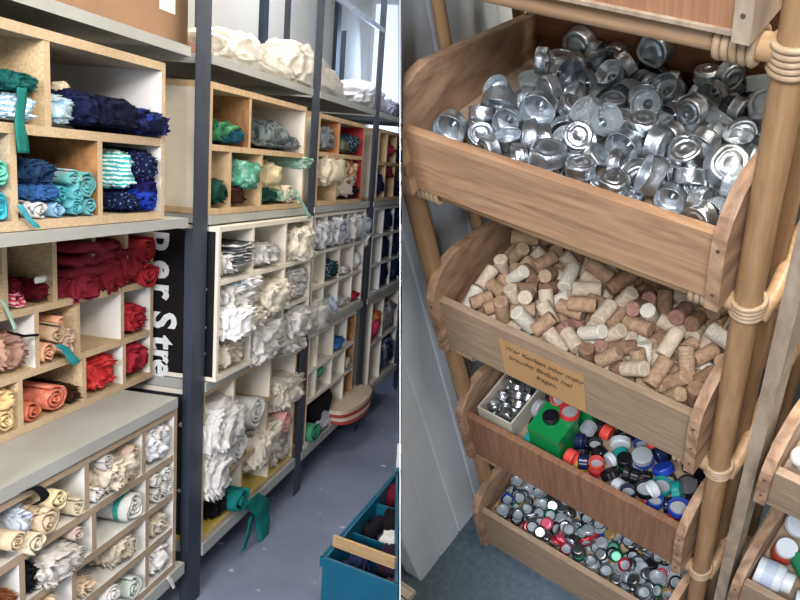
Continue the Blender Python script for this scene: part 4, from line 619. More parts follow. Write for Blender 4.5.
# ---- the cloths
PAL = {
 'teal_dark': ('#15534f',), 'lightblue_stripe': ('#8fb6cf', '#dfe9ee', 'stripe'), 'ice': ('#a9bfc8', '#6f93a8', 'mottle'), 'navy': ('#131a3a',), 'navy_dark': ('#0d1128',),
 'navy_lace': ('#0f1430', '#2a3a86', 'mottle'), 'cream': ('#d8cdb2',), 'mint': ('#69bda4',), 'cyan': ('#3aa7bb',), 'denim': ('#1d3554',), 'blue': ('#2c5589',),
 'aqua_floral': ('#62a9a6', '#a996a8', 'mottle'), 'turq': ('#3c9aa3',), 'aqua': ('#57a7b1',), 'aqua_grey': ('#5f9ea0',), 'turq_grey': ('#5c9fa5',), 'lightblue': ('#7fa8c6',),
 'bw': ('#cfd2d0', '#14161a', 'mottle'), 'turq_stripe': ('#3fa9ad', '#d9ebe6', 'stripe'), 'navy_dots': ('#131a3c', '#5d6f97', 'dots'), 'indigo': ('#1a1650',), 'royal': ('#1a3aa0',),
 'maroon': ('#7a2330',), 'maroon2': ('#7f2333',), 'crimson_dark': ('#7b1f2b',), 'crimson_dark2': ('#84222d',), 'red_dark': ('#93252d',), 'red': ('#a52b34',), 'white': ('#d9d7d2',),
 'pink_stripe': ('#c43b56', '#e9b9c0', 'stripe'), 'wine': ('#5e1420',), 'dusty': ('#a98576',), 'peach': ('#cf9c7b',), 'beige': ('#bba183',), 'blush': ('#cdb09d',), 'straw': ('#d3b682',),
 'straw2': ('#d9bf8e',), 'salmon': ('#c8705a', '#d88a70', 'mottle'), 'salmon2': ('#bf6a4d',), 'brown_dark': ('#3a2219',), 'coral': ('#b92f31', '#cf4c40', 'mottle'), 'crimson': ('#9a2734',),
 'ice_white': ('#b4bec8',), 'cream2': ('#c3b096',), 'cream_yellow': ('#d3c49c',), 'cream3': ('#c9b698',), 'greywhite': ('#bcb9b3',), 'beige2': ('#baa591',), 'cream4': ('#c6bca9',),
 'white_shiny': ('#dadcde',), 'blush2': ('#c4b1a9',), 'white_teal': ('#cfd0ca', '#3e9c92', 'band'), 'white2': ('#d0cfca',), 'white_green': ('#bfc9bf',), 'green_mix': ('#2f6a45', '#54906b', 'mottle'),
 'teal_blue': ('#1b5268',), 'camo': ('#6c7673', '#39454a', 'mottle'), 'grey_cloth': ('#6d7478', '#9aa0a0', 'mottle'), 'green_dark': ('#173f34',), 'mint2': ('#4d8f78', '#88b5a0', 'mottle'),
 'mint3': ('#9cc2ae',), 'grey_stripe': ('#4a4b50', '#b9b9b8', 'stripe'), 'paleblue': ('#b9cad6',), 'cream_white': ('#d6cfbf',), 'white_bright': ('#e6e6e4',), 'pink': ('#d69f9b',),
 'black': ('#121216',), 'green_teal': ('#13706a',), 'dotted': ('#cfc5b3', '#8d5a4c', 'dots'), 'olive': ('#6f7059',), 'petrol': ('#1c3540', '#9fb0b4', 'dots'), 'tan_orange': ('#b27a4c', '#d8cfc0', 'mottle'),
 'white_print': ('#cfd2d6', '#8a8d98', 'mottle'), 'white_print2': ('#c9cbd1', '#77798a', 'mottle'), 'cornflower': ('#3d6cae',), 'green_mint': ('#3f8d6a',), 'beige_grey': ('#aba391',),
 'pinkred': ('#ad2f4c',), 'hotpink': ('#cf3d6c',), 'orange': ('#dd7a4f',), 'mixed': ('#b5aeb0', '#665f70', 'mottle'), 'slate': ('#4a5365', '#9aa0aa', 'mottle'), 'ink': ('#20294a',), 'rustbrown': ('#7a4a2c',),
}
GR = {'UA': 'blue and turquoise cloths', 'UB': 'red and peach cloths', 'UC': 'cream cloths', 'UD': 'green cloths', 'UE': 'white cloths in the signboard cubby', 'UF': 'white cloths on the bottom shelf',
      'UG': 'cloths in the red board cabinet', 'UH': 'white cloths in the twelve compartment cubby', 'UI': 'things in the beige cabinet', 'UJ': 'cloths in the far upper cabinet', 'UK': 'navy cloths in the far cubby', 'UL': 'cloths low at the far end'}
CL = {}
for i, (kind, u, xf, y, z, ry, rz, d, colr, lab) in enumerate(CLOTHS):
    mat = cloth(colr, *PAL[colr])
    if colr == 'white_shiny': mat.node_tree.nodes['Principled BSDF'].inputs['Roughness'].default_value = .35
    seed = 17 + i * 13
    if kind == 'roll':
        bm = roll_bm(d, ry, rz, seed, 2.4 + (i % 3) * .4); nm, cat = 'cloth_roll', 'cloth roll'
    elif kind == 'fold':
        bm = folded_bm(d, ry, rz, seed, .036 if 'maroon' in colr else .017); nm, cat = 'folded_cloth', 'folded cloth'
    elif kind == 'flag' and 'tag' in lab:
        bm = bevel_all(prism(bmesh.new(), [(-.7 * ry, -rz), (.5 * ry, -rz), (ry, -.2 * rz), (.75 * ry, .9 * rz), (-.6 * ry, .9 * rz), (-.8 * ry, .2 * rz)], 'X', -.006, -.003), .0008); nm, cat = 'tag', 'tag'
    elif kind == 'flag':
        bm = crumple_bm(.02, ry, rz, seed, 3); nm, cat = 'cloth_scrap', 'cloth scrap'
        for v in bm.verts: v.co.x -= .02
    else:
        far = u in ('UJ', 'UK', 'UL', 'UI')
        bm = crumple_bm(d / 2, ry, rz, seed, 3 if far else (4 if u in ('UG', 'UH', 'UD') else 5), .58 if u == 'UA' else .78); nm, cat = 'crumpled_cloth', 'cloth'
        for v in bm.verts: v.co.x -= d / 2
    if 'tag' in lab: nm, cat = 'paper_tag', 'tag'
    if 'bag' in lab: nm, cat = 'cloth_bag', 'bag'
    for v in bm.verts: v.co.z += rz
    CL[lab] = solo(nm, bm, mat, (xf, y, z - rz), lab, cat, GR[u], smooth=True, local=True)

def find(s): return next(o for k, o in CL.items() if s in k)
def rib(name, pts, ws, mat, label=None, cat=None, parent=None, wdir=(0, 1, 0), th=.003, group=None, seed=3):
    bm = ribbon_bm(pts, ws, wdir, th, seed)
    if parent: return part(name, bm, mat, parent, label, smooth=True)
    return solo(name, bm, mat, pts[0], label, cat, group, smooth=True)
t = find('dark teal cloth')
rib('strap', [(-1.192, 1.656, 1.668), (-1.192, 1.651, 1.633), (-1.192, 1.645, 1.586), (-1.192, 1.656, 1.535)], [.03, .03, .03, .04], cloth('teal_strap', '#1d6f66'), parent=t)
t = find('big cyan roll')
rib('strap', [(-1.188, 1.632, 1.426), (-1.188, 1.651, 1.404), (-1.188, 1.674, 1.386), (-1.188, 1.691, 1.374)], [.02, .02, .02, .02], cloth('cyan_strap', '#3f97a3'), parent=t)
t = find('teal green strap roll')
rib('strap_tail', [(-1.165, 2.967, 0.242), (-1.165, 3.094, 0.158), (-1.165, 3.147, 0.078), (-1.165, 3.144, -0.004)], [.16, .17, .15, .12], cloth('green_teal', '#13706a'), parent=t, seed=5)
rib('strap_tail', [(-1.175, 3.032, 0.145), (-1.175, 2.994, 0.095), (-1.175, 2.966, 0.054), (-1.175, 2.926, 0.033)], [.05, .045, .04, .05], cloth('green_teal', '#13706a'), parent=t, seed=8)
rib('ribbon', [(-1.362, 2.013, 1.026), (-1.362, 2.049, 1.005), (-1.362, 2.077, 0.976), (-1.362, 2.096, 0.955)], [.03, .035, .04, .035], cloth('teal_ribbon', '#2f8f93'), 'teal ribbon tied round the beige rolls', 'ribbon')
rib('strap', [(-1.15, 3.322, 1.428), (-1.15, 3.403, 1.386), (-1.15, 3.474, 1.347), (-1.15, 3.491, 1.326)], [.03, .04, .04, .05], cloth('mint3', '#9cc2ae'), 'pale mint strap dangling in front of the second post', 'strap')
rib('strap', [(-1.192, 1.619, 0.772), (-1.192, 1.663, 0.764), (-1.192, 1.693, 0.737), (-1.192, 1.684, 0.72), (-1.192, 1.658, 0.727)], [.03, .03, .03, .03, .03], cloth('black', '#121216'), 'black strap looping over the cream rolls', 'strap')
rib('cloth_strip', [(-1.185, 2.32, 0.212), (-1.185, 2.348, 0.177), (-1.185, 2.363, 0.151)], [.02, .02, .015], cloth('white', '#d9d7d2'), parent=find('white cloth with a loose tail'))
rib('ribbon', [(-1.372, 1.804, 1.177), (-1.372, 1.825, 1.144), (-1.372, 1.853, 1.093)], [.012, .01, .014], cloth('mint3', '#9cc2ae'), 'thin pale ribbon trailing between the dark compartment and the dusty pile', 'ribbon')
bm = tube(bmesh.new(), [(-1.376, 1.827, 1.092), (-1.376, 1.889, 1.071), (-1.376, 1.947, 1.064)], .0035, 8); solo('cord', bm, cloth('black', '#121216'), (-1.38, 1.95, .99), 'thin black cord across the compartment of the dusty pink pile', 'cord')

# ---- on top of the rack
cb = plain('cardboard', '#8d6f54', .8, var=.08, vs=8)
box_o = thing('cardboard_box', (-1.42, 2.3, 1.864), 'brown cardboard box with a white label on the top shelf', 'box')
part('box_body', bevel_all(B(-1.60, -1.265, 1.95, 2.565, 1.865, 2.12), .004), cb, box_o)
part('label', B(-1.265, -1.2638, 2.385, 2.48, 1.955, 2.05), plain('label_white', '#dcdcd8', .6), box_o, 'white sticky label')
part('box_flap', B(-1.60, -1.265, 1.95, 2.25, 2.12, 2.126), cb, box_o)
solo('cardboard_sheet', bevel_all(B(-1.66, -1.30, 2.595, 2.78, 1.865, 1.905), .004), plain('cardboard_dark', '#7d5c49', .8), (-1.5, 2.7, 1.865), 'brown folded cardboard lying by the nearest post', 'cardboard')
def bag(loc, rx, ry, rz, seed, hexc, label, peak, tilt):
    bm = crumple_bm(rx, ry, rz, seed, 5, .42, .7)
    for v in bm.verts:
        u = v.co.y / ry
        k = 1 - .62 * abs(u - peak) ** 1.2 / (1 + abs(peak)) if tilt else 1
        v.co.z = (v.co.z + rz) * max(.25, k)
    return solo('fabric_sack', bm, cloth('sack' + hexc[1:], hexc), loc, label, 'sack', 'cloth sacks on top of the rack', smooth=True, local=True)
bag((-1.40, 3.30, 1.865), .15, .44, .074, 901, '#d9d4c8', 'big white cloth sack lying on the top shelf right of the nearest post', -.5, True)
bag((-1.42, 4.10, 1.865), .15, .44, .11, 733, '#cdc8bd', 'pale peaked cloth sack behind the second post on the top shelf', -.55, True)
bag((-1.40, 5.02, 1.865), .16, .32, .085, 415, '#c4c3c4', 'low pale bundle beside the third post on the top shelf', -.1, True)
bag((-1.40, 5.52, 1.865), .16, .20, .06, 619, '#8f8f9c', 'grey lilac bundle at the far end of the top shelf', .1, True)

# ---- bottom shelf of the third bay
bk = thing('wire_basket', (-1.28, 4.07, .198), 'white plastic basket with openings on the lowest shelf', 'basket')
wp = plain('white_plastic', '#c9ccd2', .5)
part('base', B(-1.36, -1.205, 3.98, 4.17, .199, .205), wp, bk)
bm = bmesh.new()
for z in (.205, .25, .295, .335): 
    box(bm, -1.210, -1.205, 3.98, 4.17, z, z + .018); box(bm, -1.36, -1.355, 3.98, 4.17, z, z + .018)
    box(bm, -1.355, -1.21, 4.05, 3.985, z, z + .018); box(bm, -1.355, -1.21, 4.165, 4.17, z, z + .018)
for k in range(6):
    y = 3.98 + k * .035; box(bm, -1.2105, -1.2045, y, y + .015, .205, .353)
part('basket_wall', bm, wp, bk)
gr = roll_bm(.3, .10, .058, 77, 2.2)
for v in gr.verts: v.co = Vector((v.co.x, v.co.y, v.co.z + .056))
g = solo('fabric_roll', gr, cloth('roll_green', '#3f8a68'), (-1.17, 3.87, .199), 'green cloth roll on the lowest shelf beside the second post', 'cloth roll', smooth=True, local=True)
ROOM = STORE
for k, (zb, hexc, nm) in enumerate(((.199, '#9c3f36', 'lowest red rounded board of the stack sticking out of the rack'), (.221, '#cbb8a2', 'cream rounded board in the middle of the stack sticking out of the rack'), (.243, '#9a3a33', 'upper red rounded board of the stack sticking out of the rack'), (.265, '#bfae9a', 'topmost beige rounded board of the stack sticking out of the rack'))):
    bm = bmesh.new(); ryy = .27 + .012 * k
    poly = [(-1.31, 4.47 - ryy)] + [(-1.16 + .08 * math.sin(a), 4.47 - ryy * math.cos(a)) for a in (math.pi * j / 20 for j in range(21))] + [(-1.31, 4.47 + ryy)]
    prism(bm, poly, 'Z', zb, zb + (.0215 if hexc[1] == '9' else .0215)); bevel_all(bm, .006)
    if k < 9:
        for v in bm.verts:
            v.co.x -= .0; 
    solo('rounded_board', bm, plain('board' + str(k), hexc, .6), (-1.3, 4.47, zb), nm, 'board', 'stack of rounded boards')

# ---- turquoise crate against the partition
m_crate = plain('turquoise_plastic', '#0d5a72', .42, 0, .45, .08, 9)
ch = .35
def pt(y): return part_x(y, ch) - .006
P0 = (-.679, 2.372); P1 = (-.632, 3.27); P2 = (pt(3.28) - .002, 3.28); P3 = (pt(2.272), 2.272)
crate = thing('plastic_crate', (-.55, 2.7, 0), 'turquoise crate of black and white cloths on the blue grey floor', 'crate')
def wallseg(bm, a, b, th, z0, z1, inward):
    a = Vector(a); b = Vector(b); dd = (b - a).normalized(); nn = Vector((-dd.y, dd.x)) * inward * th
    prism(bm, [a, b, b + nn, a + nn], 'Z', z0, z1); return bm
part('crate_front', bevel_all(wallseg(bmesh.new(), P0, P3, .012, .012, ch, 1), .003), m_crate, crate)
part('crate_side', bevel_all(wallseg(bmesh.new(), P0, P1, .012, .012, ch, -1), .003), m_crate, crate)
bmr = wallseg(bmesh.new(), P3, (P2[0], P2[1]), .010, .012, ch, 1); part('crate_side', bmr, m_crate, crate)
part('crate_base', prism(bmesh.new(), [P0, P1, P2, P3], 'Z', 0, .012), m_crate, crate)
for fr, z1 in ((.30, .325), (.62, .325)):
    a = Vector(P0).lerp(Vector(P1), fr); b2 = Vector(P3).lerp(Vector(P2), fr)
    part('crate_divider', wallseg(bmesh.new(), a, b2, .006, .012, z1, 1), m_crate, crate)
bm = bmesh.new(); wallseg(bm, Vector(P0) + Vector((-.008, -.006)), Vector(P3) + Vector((0, -.008)), .008, ch - .03, ch + .004, 1); wallseg(bm, Vector(P0) + Vector((-.008, -.006)), Vector(P1), .008, ch - .03, ch + .004, -1)
part('crate_rim', bevel_all(bm, .002), m_crate, crate)
def lump(loc, r, seed, key, name, cat, label):
    bm = crumple_bm(*r, seed, 4)
    for v in bm.verts: v.co.z += r[2]
    trim = Matrix.Translation(loc)
    bmesh.ops.transform(bm, matrix=trim, verts=bm.verts)
    trim_to_partition(bm, STORE, False, .016)
    return solo(name, bm, cloth(key, *PAL[key]), loc, label, cat, 'cloths in the turquoise crate', smooth=True)
PAL['aubergine'] = ('#2b1c2c',); PAL['rust'] = ('#5d3a34',); PAL['black2'] = ('#15131a',); PAL['sock'] = ('#d9d8d2', '#3a3f4a', 'band')
lump((-.615, 2.79, .13), (.045, .10, .085), 301, 'black2', 'crumpled_cloth', 'cloth', 'black cloth heap in the middle of the turquoise crate')
lump((-.555, 2.84, .15), (.045, .07, .09), 317, 'black', 'crumpled_cloth', 'cloth', 'black bundle behind the white cloth in the crate')
lump((-.525, 2.70, .24), (.055, .065, .035), 311, 'sock', 'crumpled_cloth', 'cloth', 'white cloth with dark stripe in the turquoise crate')
lump((-.475, 2.50, .20), (.06, .075, .075), 333, 'aubergine', 'crumpled_cloth', 'cloth', 'aubergine cloth at the near right of the crate')
lump((-.46, 2.37, .20), (.05, .05, .055), 349, 'rust', 'crumpled_cloth', 'cloth', 'brown cloth in the near right corner of the crate')
lump((-.60, 2.50, .12), (.05, .06, .09), 341, 'ink', 'crumpled_cloth', 'cloth', 'dark blue cloth deep under the loose wooden board')
lump((-.615, 3.12, .17), (.035, .07, .08), 371, 'wine', 'crumpled_cloth', 'cloth', 'wine cloth in the far section of the crate')
# slat lying across the crate corner
sl = bmesh.new(); d1 = Vector((-.672, 2.450)); d2 = Vector((-.447, 2.365)); dd = (d2 - d1).normalized(); nn = Vector((-dd.y, dd.x)) * .012
prism(sl, [d1, d2, d2 + nn, d1 + nn], 'Z', ch + .0045, ch + .042)
solo('loose_board', bevel_all(sl, .002), wood('slat', '#a98a60', '#c4a577', (3, 3, 30)), (-.55, 2.42, .31), 'pale wooden board lying across the near corner of the crate', 'slat')
bm = prism(bmesh.new(), [(-.622, 3.32), (part_x(3.32, .4) - .012, 3.32), (part_x(3.44, .4) - .012, 3.44), (-.64, 3.46)], 'Z', 0, .40)
solo('white_box', bevel_all(bm, .006), plain('white_card', '#d8dade', .6), (-.63, 3.38, 0), 'white box corner beyond the turquoise crate', 'box')
# ================================================================== THE RACK CORNER (right)
ROOM = CORNER
FLZ = -1.9; LWX = -.80; BWY = 1.08
m_lwall = plain('painted_boards', '#d6dcde', .7, var=.06, vs=5)
m_cfl, n, l, b = base_mat('corner_floor', .7, 0, .3); v = coords(n, l)
l.new(ramp(n, l, noise_tex(n, l, v, 60, 5, .7), [(.3, srgb('#3d4a51')), (.7, srgb('#53616a'))]), b.inputs['Base Color'])
bm = B(-1.3, .6, .2, BWY + .1, FLZ - .05, FLZ); trim_to_partition(bm, CORNER, True); structure('floor', bm, m_cfl)
bm = bmesh.new(); nb = 8; y0 = .45; w = (BWY - y0) / nb
for k in range(nb):
    ya = y0 + k * w
    prism(bm, [(LWX - .05, ya), (LWX - .004, ya), (LWX, ya + .004), (LWX, ya + w - .004), (LWX - .004, ya + w), (LWX - .05, ya + w)], 'Z', FLZ, .2)
trim_to_partition(bm, CORNER, True); structure('wall_left', bm, m_lwall)
bm = B(-1.2, LWX - .05, y0 + .012, y0 + .06, FLZ, .2); trim_to_partition(bm, CORNER, True); structure('wall_front', bm, m_lwall)
bm = B(LWX - .05, .6, BWY, BWY + .05, FLZ, .2); trim_to_partition(bm, CORNER, True); structure('wall_back', bm, plain('shaded_back_wall', '#5d676d', .85, var=.05, vs=4))  # dark tone puts the shade behind the racks into the wall colour
bm = bmesh.new(); box(bm, -.86, -.775, .33, .355, FLZ, FLZ + .02); box(bm, -.86, -.785, .36, .388, FLZ, FLZ + .02); box(bm, -.86, -.79, .392, .42, FLZ, FLZ + .018)
trim_to_partition(bm, CORNER, True)
structure('trim_4', bm, wood('threshold', '#9c8d78', '#cfc3ae', (2, 20, 20)))

rattan = wood('rattan', '#80623f', '#a5835c', (14, 14, 1.6), .42, .6, .25, .4); rattan_x = wood('rattan_rail', '#836748', '#a88a66', (1.6, 14, 14), .45, .6, .25, .4)
cane = wood('cane', '#857055', '#ab9576', (8, 8, 8), .45, .6, .1, .4)
pine = wood('pine', '#83644a', '#aa8765', (1.5, 10, 15), .5, .62, .62, .3); pine_v = wood('pine_upright', '#8b5f40', '#b3835c', (13, 10, 2.0), .55, .6, .6, .3)
ply = wood('grey_ply', '#7d6d5a', '#a89984', (7, 7, 2.5), .6, .6, .4, .2); striped0 = wood('striped_veneer_top', '#7f5a40', '#a57b59', (26, 5, 1.4), .5, .55, .3, .3); striped = wood('striped_veneer', '#6b4a37', '#8d6a50', (26, 5, 1.4), .5, .55, .3, .3)
side_in = wood('side_pine', '#785d47', '#a98b6d', (9, 2.2, 8), .55, .7, 1.0, .3)
back_w = wood('back_board', '#6d4630', '#8a5d40', (1.5, 10, 14), .6, .5, .5, .25)
plyd = wood('plain_ply', '#7d6b56', '#9a866e', (2, 10, 18), .6, .5, .3, .25)
dark_slot = plain('nail_hole', '#4c4136', .6)

def coil(bm, centre, axis, r, tr, turns, pitch):
    c = Vector(centre); ax = Vector(axis).normalized(); s = ax.orthogonal().normalized(); u = ax.cross(s)
    for k in range(turns):
        o = c + ax * pitch * (k - (turns - 1) / 2)
        tube(bm, [o + (s * math.cos(a) + u * math.sin(a)) * r * (1 + .02 * math.sin(3 * a + k)) for a in (2 * math.pi * j / 22 for j in range(22))], tr, 7, closed=True)
    return bm
def bent(p0, p1, amp, n=9):
    p0, p1 = Vector(p0), Vector(p1); return [p0.lerp(p1, i / (n - 1)) + Vector((amp * math.sin(i * .9), amp * math.cos(i * .7), 0)) for i in range(n)]
def rpart(name, bm, mat, root, smooth=False):
    return part(name, trim_to_partition(bm, CORNER, True, .004), mat, root, smooth=smooth)
def cane_rack(cx, label, left_only=False, flat=False):
    root = thing('rattan_rack', (cx, .8, FLZ), label, 'rack', 'rattan racks')
    xl, xr = cx - .2525, cx + .2525
    if not flat:
        rpart('post', tube(bmesh.new(), bent((xl, .668, FLZ), (xl, .668, -.2), .0015), .0165, 16), rattan, root, smooth=True)
        rpart('post', tube(bmesh.new(), bent((xr, .668, FLZ), (xr, .668, -.2), .0012), .0158, 16), rattan, root, smooth=True)
        for y in (.79, .96): rpart('slim_pole', tube(bmesh.new(), bent((xl, y, FLZ), (xl, y, -.2), .0015), .0095, 12), rattan, root, smooth=True)
        for y in (.745, .96): rpart('slim_pole', tube(bmesh.new(), bent((xr, y, FLZ), (xr, y, -.2), .001), .0105, 12), rattan, root, smooth=True)
    else:
        rpart('post', bevel_all(B(xl - .0205, xl - .002, .652, .69, FLZ, -.2), .003), ply, root); rpart('post', B(xr - .012, xr + .012, .65, .69, FLZ, -.2), ply, root)
        rpart('post', B(xl - .012, xl + .012, .94, .97, FLZ, -.2), ply, root)
    for k, z in enumerate((-.459, -.783, -1.147, -1.508, -1.866) if not flat else (-.75, -1.135, -1.51)):
        if flat:
            rpart('rail', bevel_all(B(xl + .009, xr - .013, .655, .68, z - .03, z + .012), .003), plyd, root)
            rpart('side_rail', B(xl - .010, xl + .010, .69, .94, z - .012, z + .012), ply, root); continue
        rr = .0125
        rpart('rail', tube(bmesh.new(), [(xl + .012, .664, z), (cx, .6635, z - .002), (xr - .012, .664, z)], rr, 14), rattan_x, root, smooth=True)
        rpart('side_rail', tube(bmesh.new(), [(xl, .668, z), (xl, .80, z), (xl, .96, z)], .010, 12), rattan_x, root, smooth=True)
        # the right side rail is a bent cane that leaves the post and runs back
        rpart('side_rail', tube(bmesh.new(), [(xr + .014, .668, z - .02), (xr + .018, .70, z - .004), (xr + .004, .80, z), (xr, .96, z)], .0105, 12), rattan_x, root, smooth=True)
        rpart('rear_rail', tube(bmesh.new(), [(xl, .985, z), (xr, .985, z)], .009, 10), rattan_x, root, smooth=True)
        nturn = 4 if k in (0,) else 3
        rpart('cane_wrap', coil(bmesh.new(), (xr, .668, z - .004), (0, 0, 1), .0178, .0034, nturn + 1, .0064), cane, root, smooth=True)
        rpart('cane_wrap', coil(bmesh.new(), (xl, .668, z - .004), (0, 0, 1), .0186, .0034, nturn + 1, .0064), cane, root, smooth=True)
        rpart('cane_wrap', coil(bmesh.new(), (xr - .0455, .664, z), (1, 0, 0), .0158, .004, 5, .0078), cane, root, smooth=True)
        rpart('cane_wrap', coil(bmesh.new(), (xl + .045, .664, z), (1, 0, 0), .0162, .004, 5, .0076), cane, root, smooth=True)
    return root
RK = cane_rack(-.4745, 'rattan rack holding five open wooden trays between posts tied with cane')
RK2 = cane_rack(.09, 'second rack with flat wooden posts at the right edge', flat=True)

def tray(zt, zb, x0, x1, yf, ydep, zbase, mat_front, mat_side, label, back_h=.05, ramp_=0):
    """x0,x1 are the inner faces of the side panels."""
    t = .016; root = thing('wooden_tray', ((x0 + x1) / 2, yf + ydep / 2, zb), label, 'tray', 'open wooden trays')
    rpart('front_panel', bevel_all(B(x0, x1, yf, yf + .013, zb, zt), .0018), mat_front, root)
    yr = yf + ydep
    slope = lambda y: zt + .058 - max(0, y - (yf + .07)) * .30
    pr = [(yf - .012, zb - .004), (yf - .014, zt - .028), (yf - .011, zt + .008), (yf - .001, zt + .030), (yf + .018, zt + .048), (yf + .042, zt + .057), (yf + .07, zt + .058), (yf + .12, slope(yf + .12)), (yr, slope(yr)), (yr, zb - .004)]
    for a, bb, in ((x0 - t, x0), (x1, x1 + t)):
        s = rpart('side_panel', bevel_all(prism(bmesh.new(), pr, 'X', a, bb), .0025), mat_side, root)
        if a < x0 and zt > -.8: continue
        for zz in (zb + .022, (zb + zt) / 2 + .004, zt - .008):
            nm = bmesh.new(); xx = (a + bb) / 2; tube(nm, [(xx, yf - .0135, zz), (xx, yf - .0105, zz)], .0022, 8)
            part('nail', nm, dark_slot, s)
    rpart('back_panel', B(x0, x1, yr - .012, yr, zb, zt + back_h), back_w, root)
    rpart('base_panel', prism(bmesh.new(), [(yf + .013, zb), (yr - .012, zb), (yr - .012, zbase - ramp_), (yf + .013, zbase)], 'X', x0, x1), plyd, root)
    return root
T1 = tray(-.669, -.767, -.690, -.257, .64, .320, -.700, pine, side_in, 'wooden tray heaped with empty aluminium tealight cups', .10, .046)
T2 = tray(-1.012, -1.132, -.703, -.259, .64, .240, -1.062, plyd, side_in, 'wooden tray full of wine corks with a paper note on its front', .0)
T3 = tray(-1.351, -1.491, -.706, -.259, .64, .195, -1.402, striped, side_in, 'wooden tray of coloured screw caps with a small carton', .0)
T4 = tray(-1.688, -1.848, -.700, -.259, .608, .195, -1.728, plyd, side_in, 'lowest wooden tray full of metal crown caps', .0)
T0 = tray(-.26, -.436, -.690, -.263, .644, .310, -.42, striped0, ply, 'striped wooden tray at the very top of the rattan rack', .05)
# base board of the top tray projects under it
part('base_lip', trim_to_partition(B(-.70, -.249, .640, .66, -.440, -.436), CORNER, True, .004), ply, T0)
T5 = tray(-1.053, -1.122, -.138, .32, .64, .21, -1.087, plyd, side_in, 'wooden tray of small white balls on the second rack', .0)
T6 = tray(-1.418, -1.495, -.138, .32, .64, .21, -1.470, plyd, side_in, 'wooden tray of empty pots and tubes low on the second rack', .0)

# paper note on the cork tray
paper = plain('note_paper', '#d8b078', .8, var=.05, vs=18); ink = plain('note_ink', '#6a5536', .7)
bm = bmesh.new(); nx = 13
for j in range(nx):
    x = -.586 + .155 * j / (nx - 1); yy = .6392 - .0004 * math.sin(j * .8)
    bm.verts.new((x, yy, -1.034)); bm.verts.new((x, yy, -1.1285))
bm.verts.ensure_lookup_table()
for j in range(nx - 1): bm.faces.new((bm.verts[2 * j], bm.verts[2 * j + 1], bm.verts[2 * j + 3], bm.verts[2 * j + 2]))
bmesh.ops.solidify(bm, geom=bm.faces[:], thickness=.0003)
note = part('paper_note', bm, paper, T2, 'orange brown paper note with handwriting')
FR = Matrix(((1, 0, 0, 0), (0, 0, -1, 0), (0, 1, 0, 0), (0, 0, 0, 1)))
for line, (x, z, body) in enumerate(((-.576, -1.056, 'Wer Korken oder mehr'), (-.571, -1.078, 'braucht: Einfach mal'), (-.520, -1.099, 'fragen.'))):
    lettering('handwriting', body, .0145, ink, note, Matrix.Translation((x, .6378, z)) @ FR, shear=.25, bold=.0001)

# ---- pieces that lie in the trays
def settled(key):
    for s in SETTLED[key].split():
        v = [int(x) for x in s.split(',')]
        yield v[0], Vector(v[1:4]) / 1e4, Quaternion([c / 100 for c in v[4:8]]).normalized()
def copy_tree(o):
    c = o.copy(); COL.objects.link(c)
    for ch in list(o.children):
        d = ch.copy(); COL.objects.link(d); d.parent = c
    return c
def place(o, pos, q): o.matrix_world = ROOM @ Matrix.Translation(pos) @ q.to_matrix().to_4x4()

def metal(name, hexc, rough=.3, bumpy=.35):
    m, n, l, b = base_mat(name, rough, 1.0, .5); v = coords(n, l)
    l.new(ramp(n, l, noise_tex(n, l, v, 40, 4), [(.3, mix_mul(srgb(hexc), .86)), (.7, srgb(hexc))]), b.inputs['Base Color'])
    bump(n, l, b, noise_tex(n, l, v, 130, 4, .6), bumpy, .0025); return m
alu = metal('aluminium', '#dfe4e6', .30, .5); alu_dull = metal('dull_aluminium', '#c3cacd', .42, .5)
clear, n, l, b = base_mat('clear_plastic', .12, 0, .5); b.inputs['Base Color'].default_value = srgb('#dfe8e8'); b.inputs['Transmission Weight'].default_value = .78; b.inputs['IOR'].default_value = 1.3
wick = plain('wick_holder', '#9aa0a2', .35, .9)
def crush(bm, amt, seed):
    for v in bm.verts:
        q = v.co * 55 + Vector((seed, seed * 2.1, 0)); v.co += noise.noise_vector(q) * amt
def tealight(r, h, mat, seed, label, dent=.0012, group=None):
    z0, z1 = -h / 2, h / 2
    prof = [(0, z0 + .0009), (r * .30, z0 + .0009), (r * .34, z0), (r * .62, z0), (r * .66, z0 + .0012), (r * .74, z0 + .0012), (r * .78, z0), (r * .93, z0), (r * .985, z0 + .0012), (r, z0 + .004), (r, z0 + h * .5), (r, z1 - .0015), (r * 1.03, z1 - .0006), (r * 1.03, z1), (r * .985, z1 - .0003), (r * .965, z1 - .002), (r * .96, z0 + h * .5), (r * .955, z0 + .003), (r * .9, z0 + .0018), (r * .5, z0 + .0018), (0, z0 + .0018)]
    bm = lathe(prof, 26); crush(bm, dent, seed)
    o = solo('tealight_cup', bm, mat, (0, 0, 0), label, 'tealight cup', group, smooth=True, local=True)
    wb = lathe([(0, z0 + .0018), (r * .34, z0 + .0018), (r * .34, z0 + .0024), (r * .10, z0 + .0032), (r * .08, z0 + .0062), (0, z0 + .0062)], 14)
    wo = bpy.data.objects.new('wick_holder', to_mesh('wick_holder', wb, wick, True)); COL.objects.link(wo); wo.parent = o
    return o
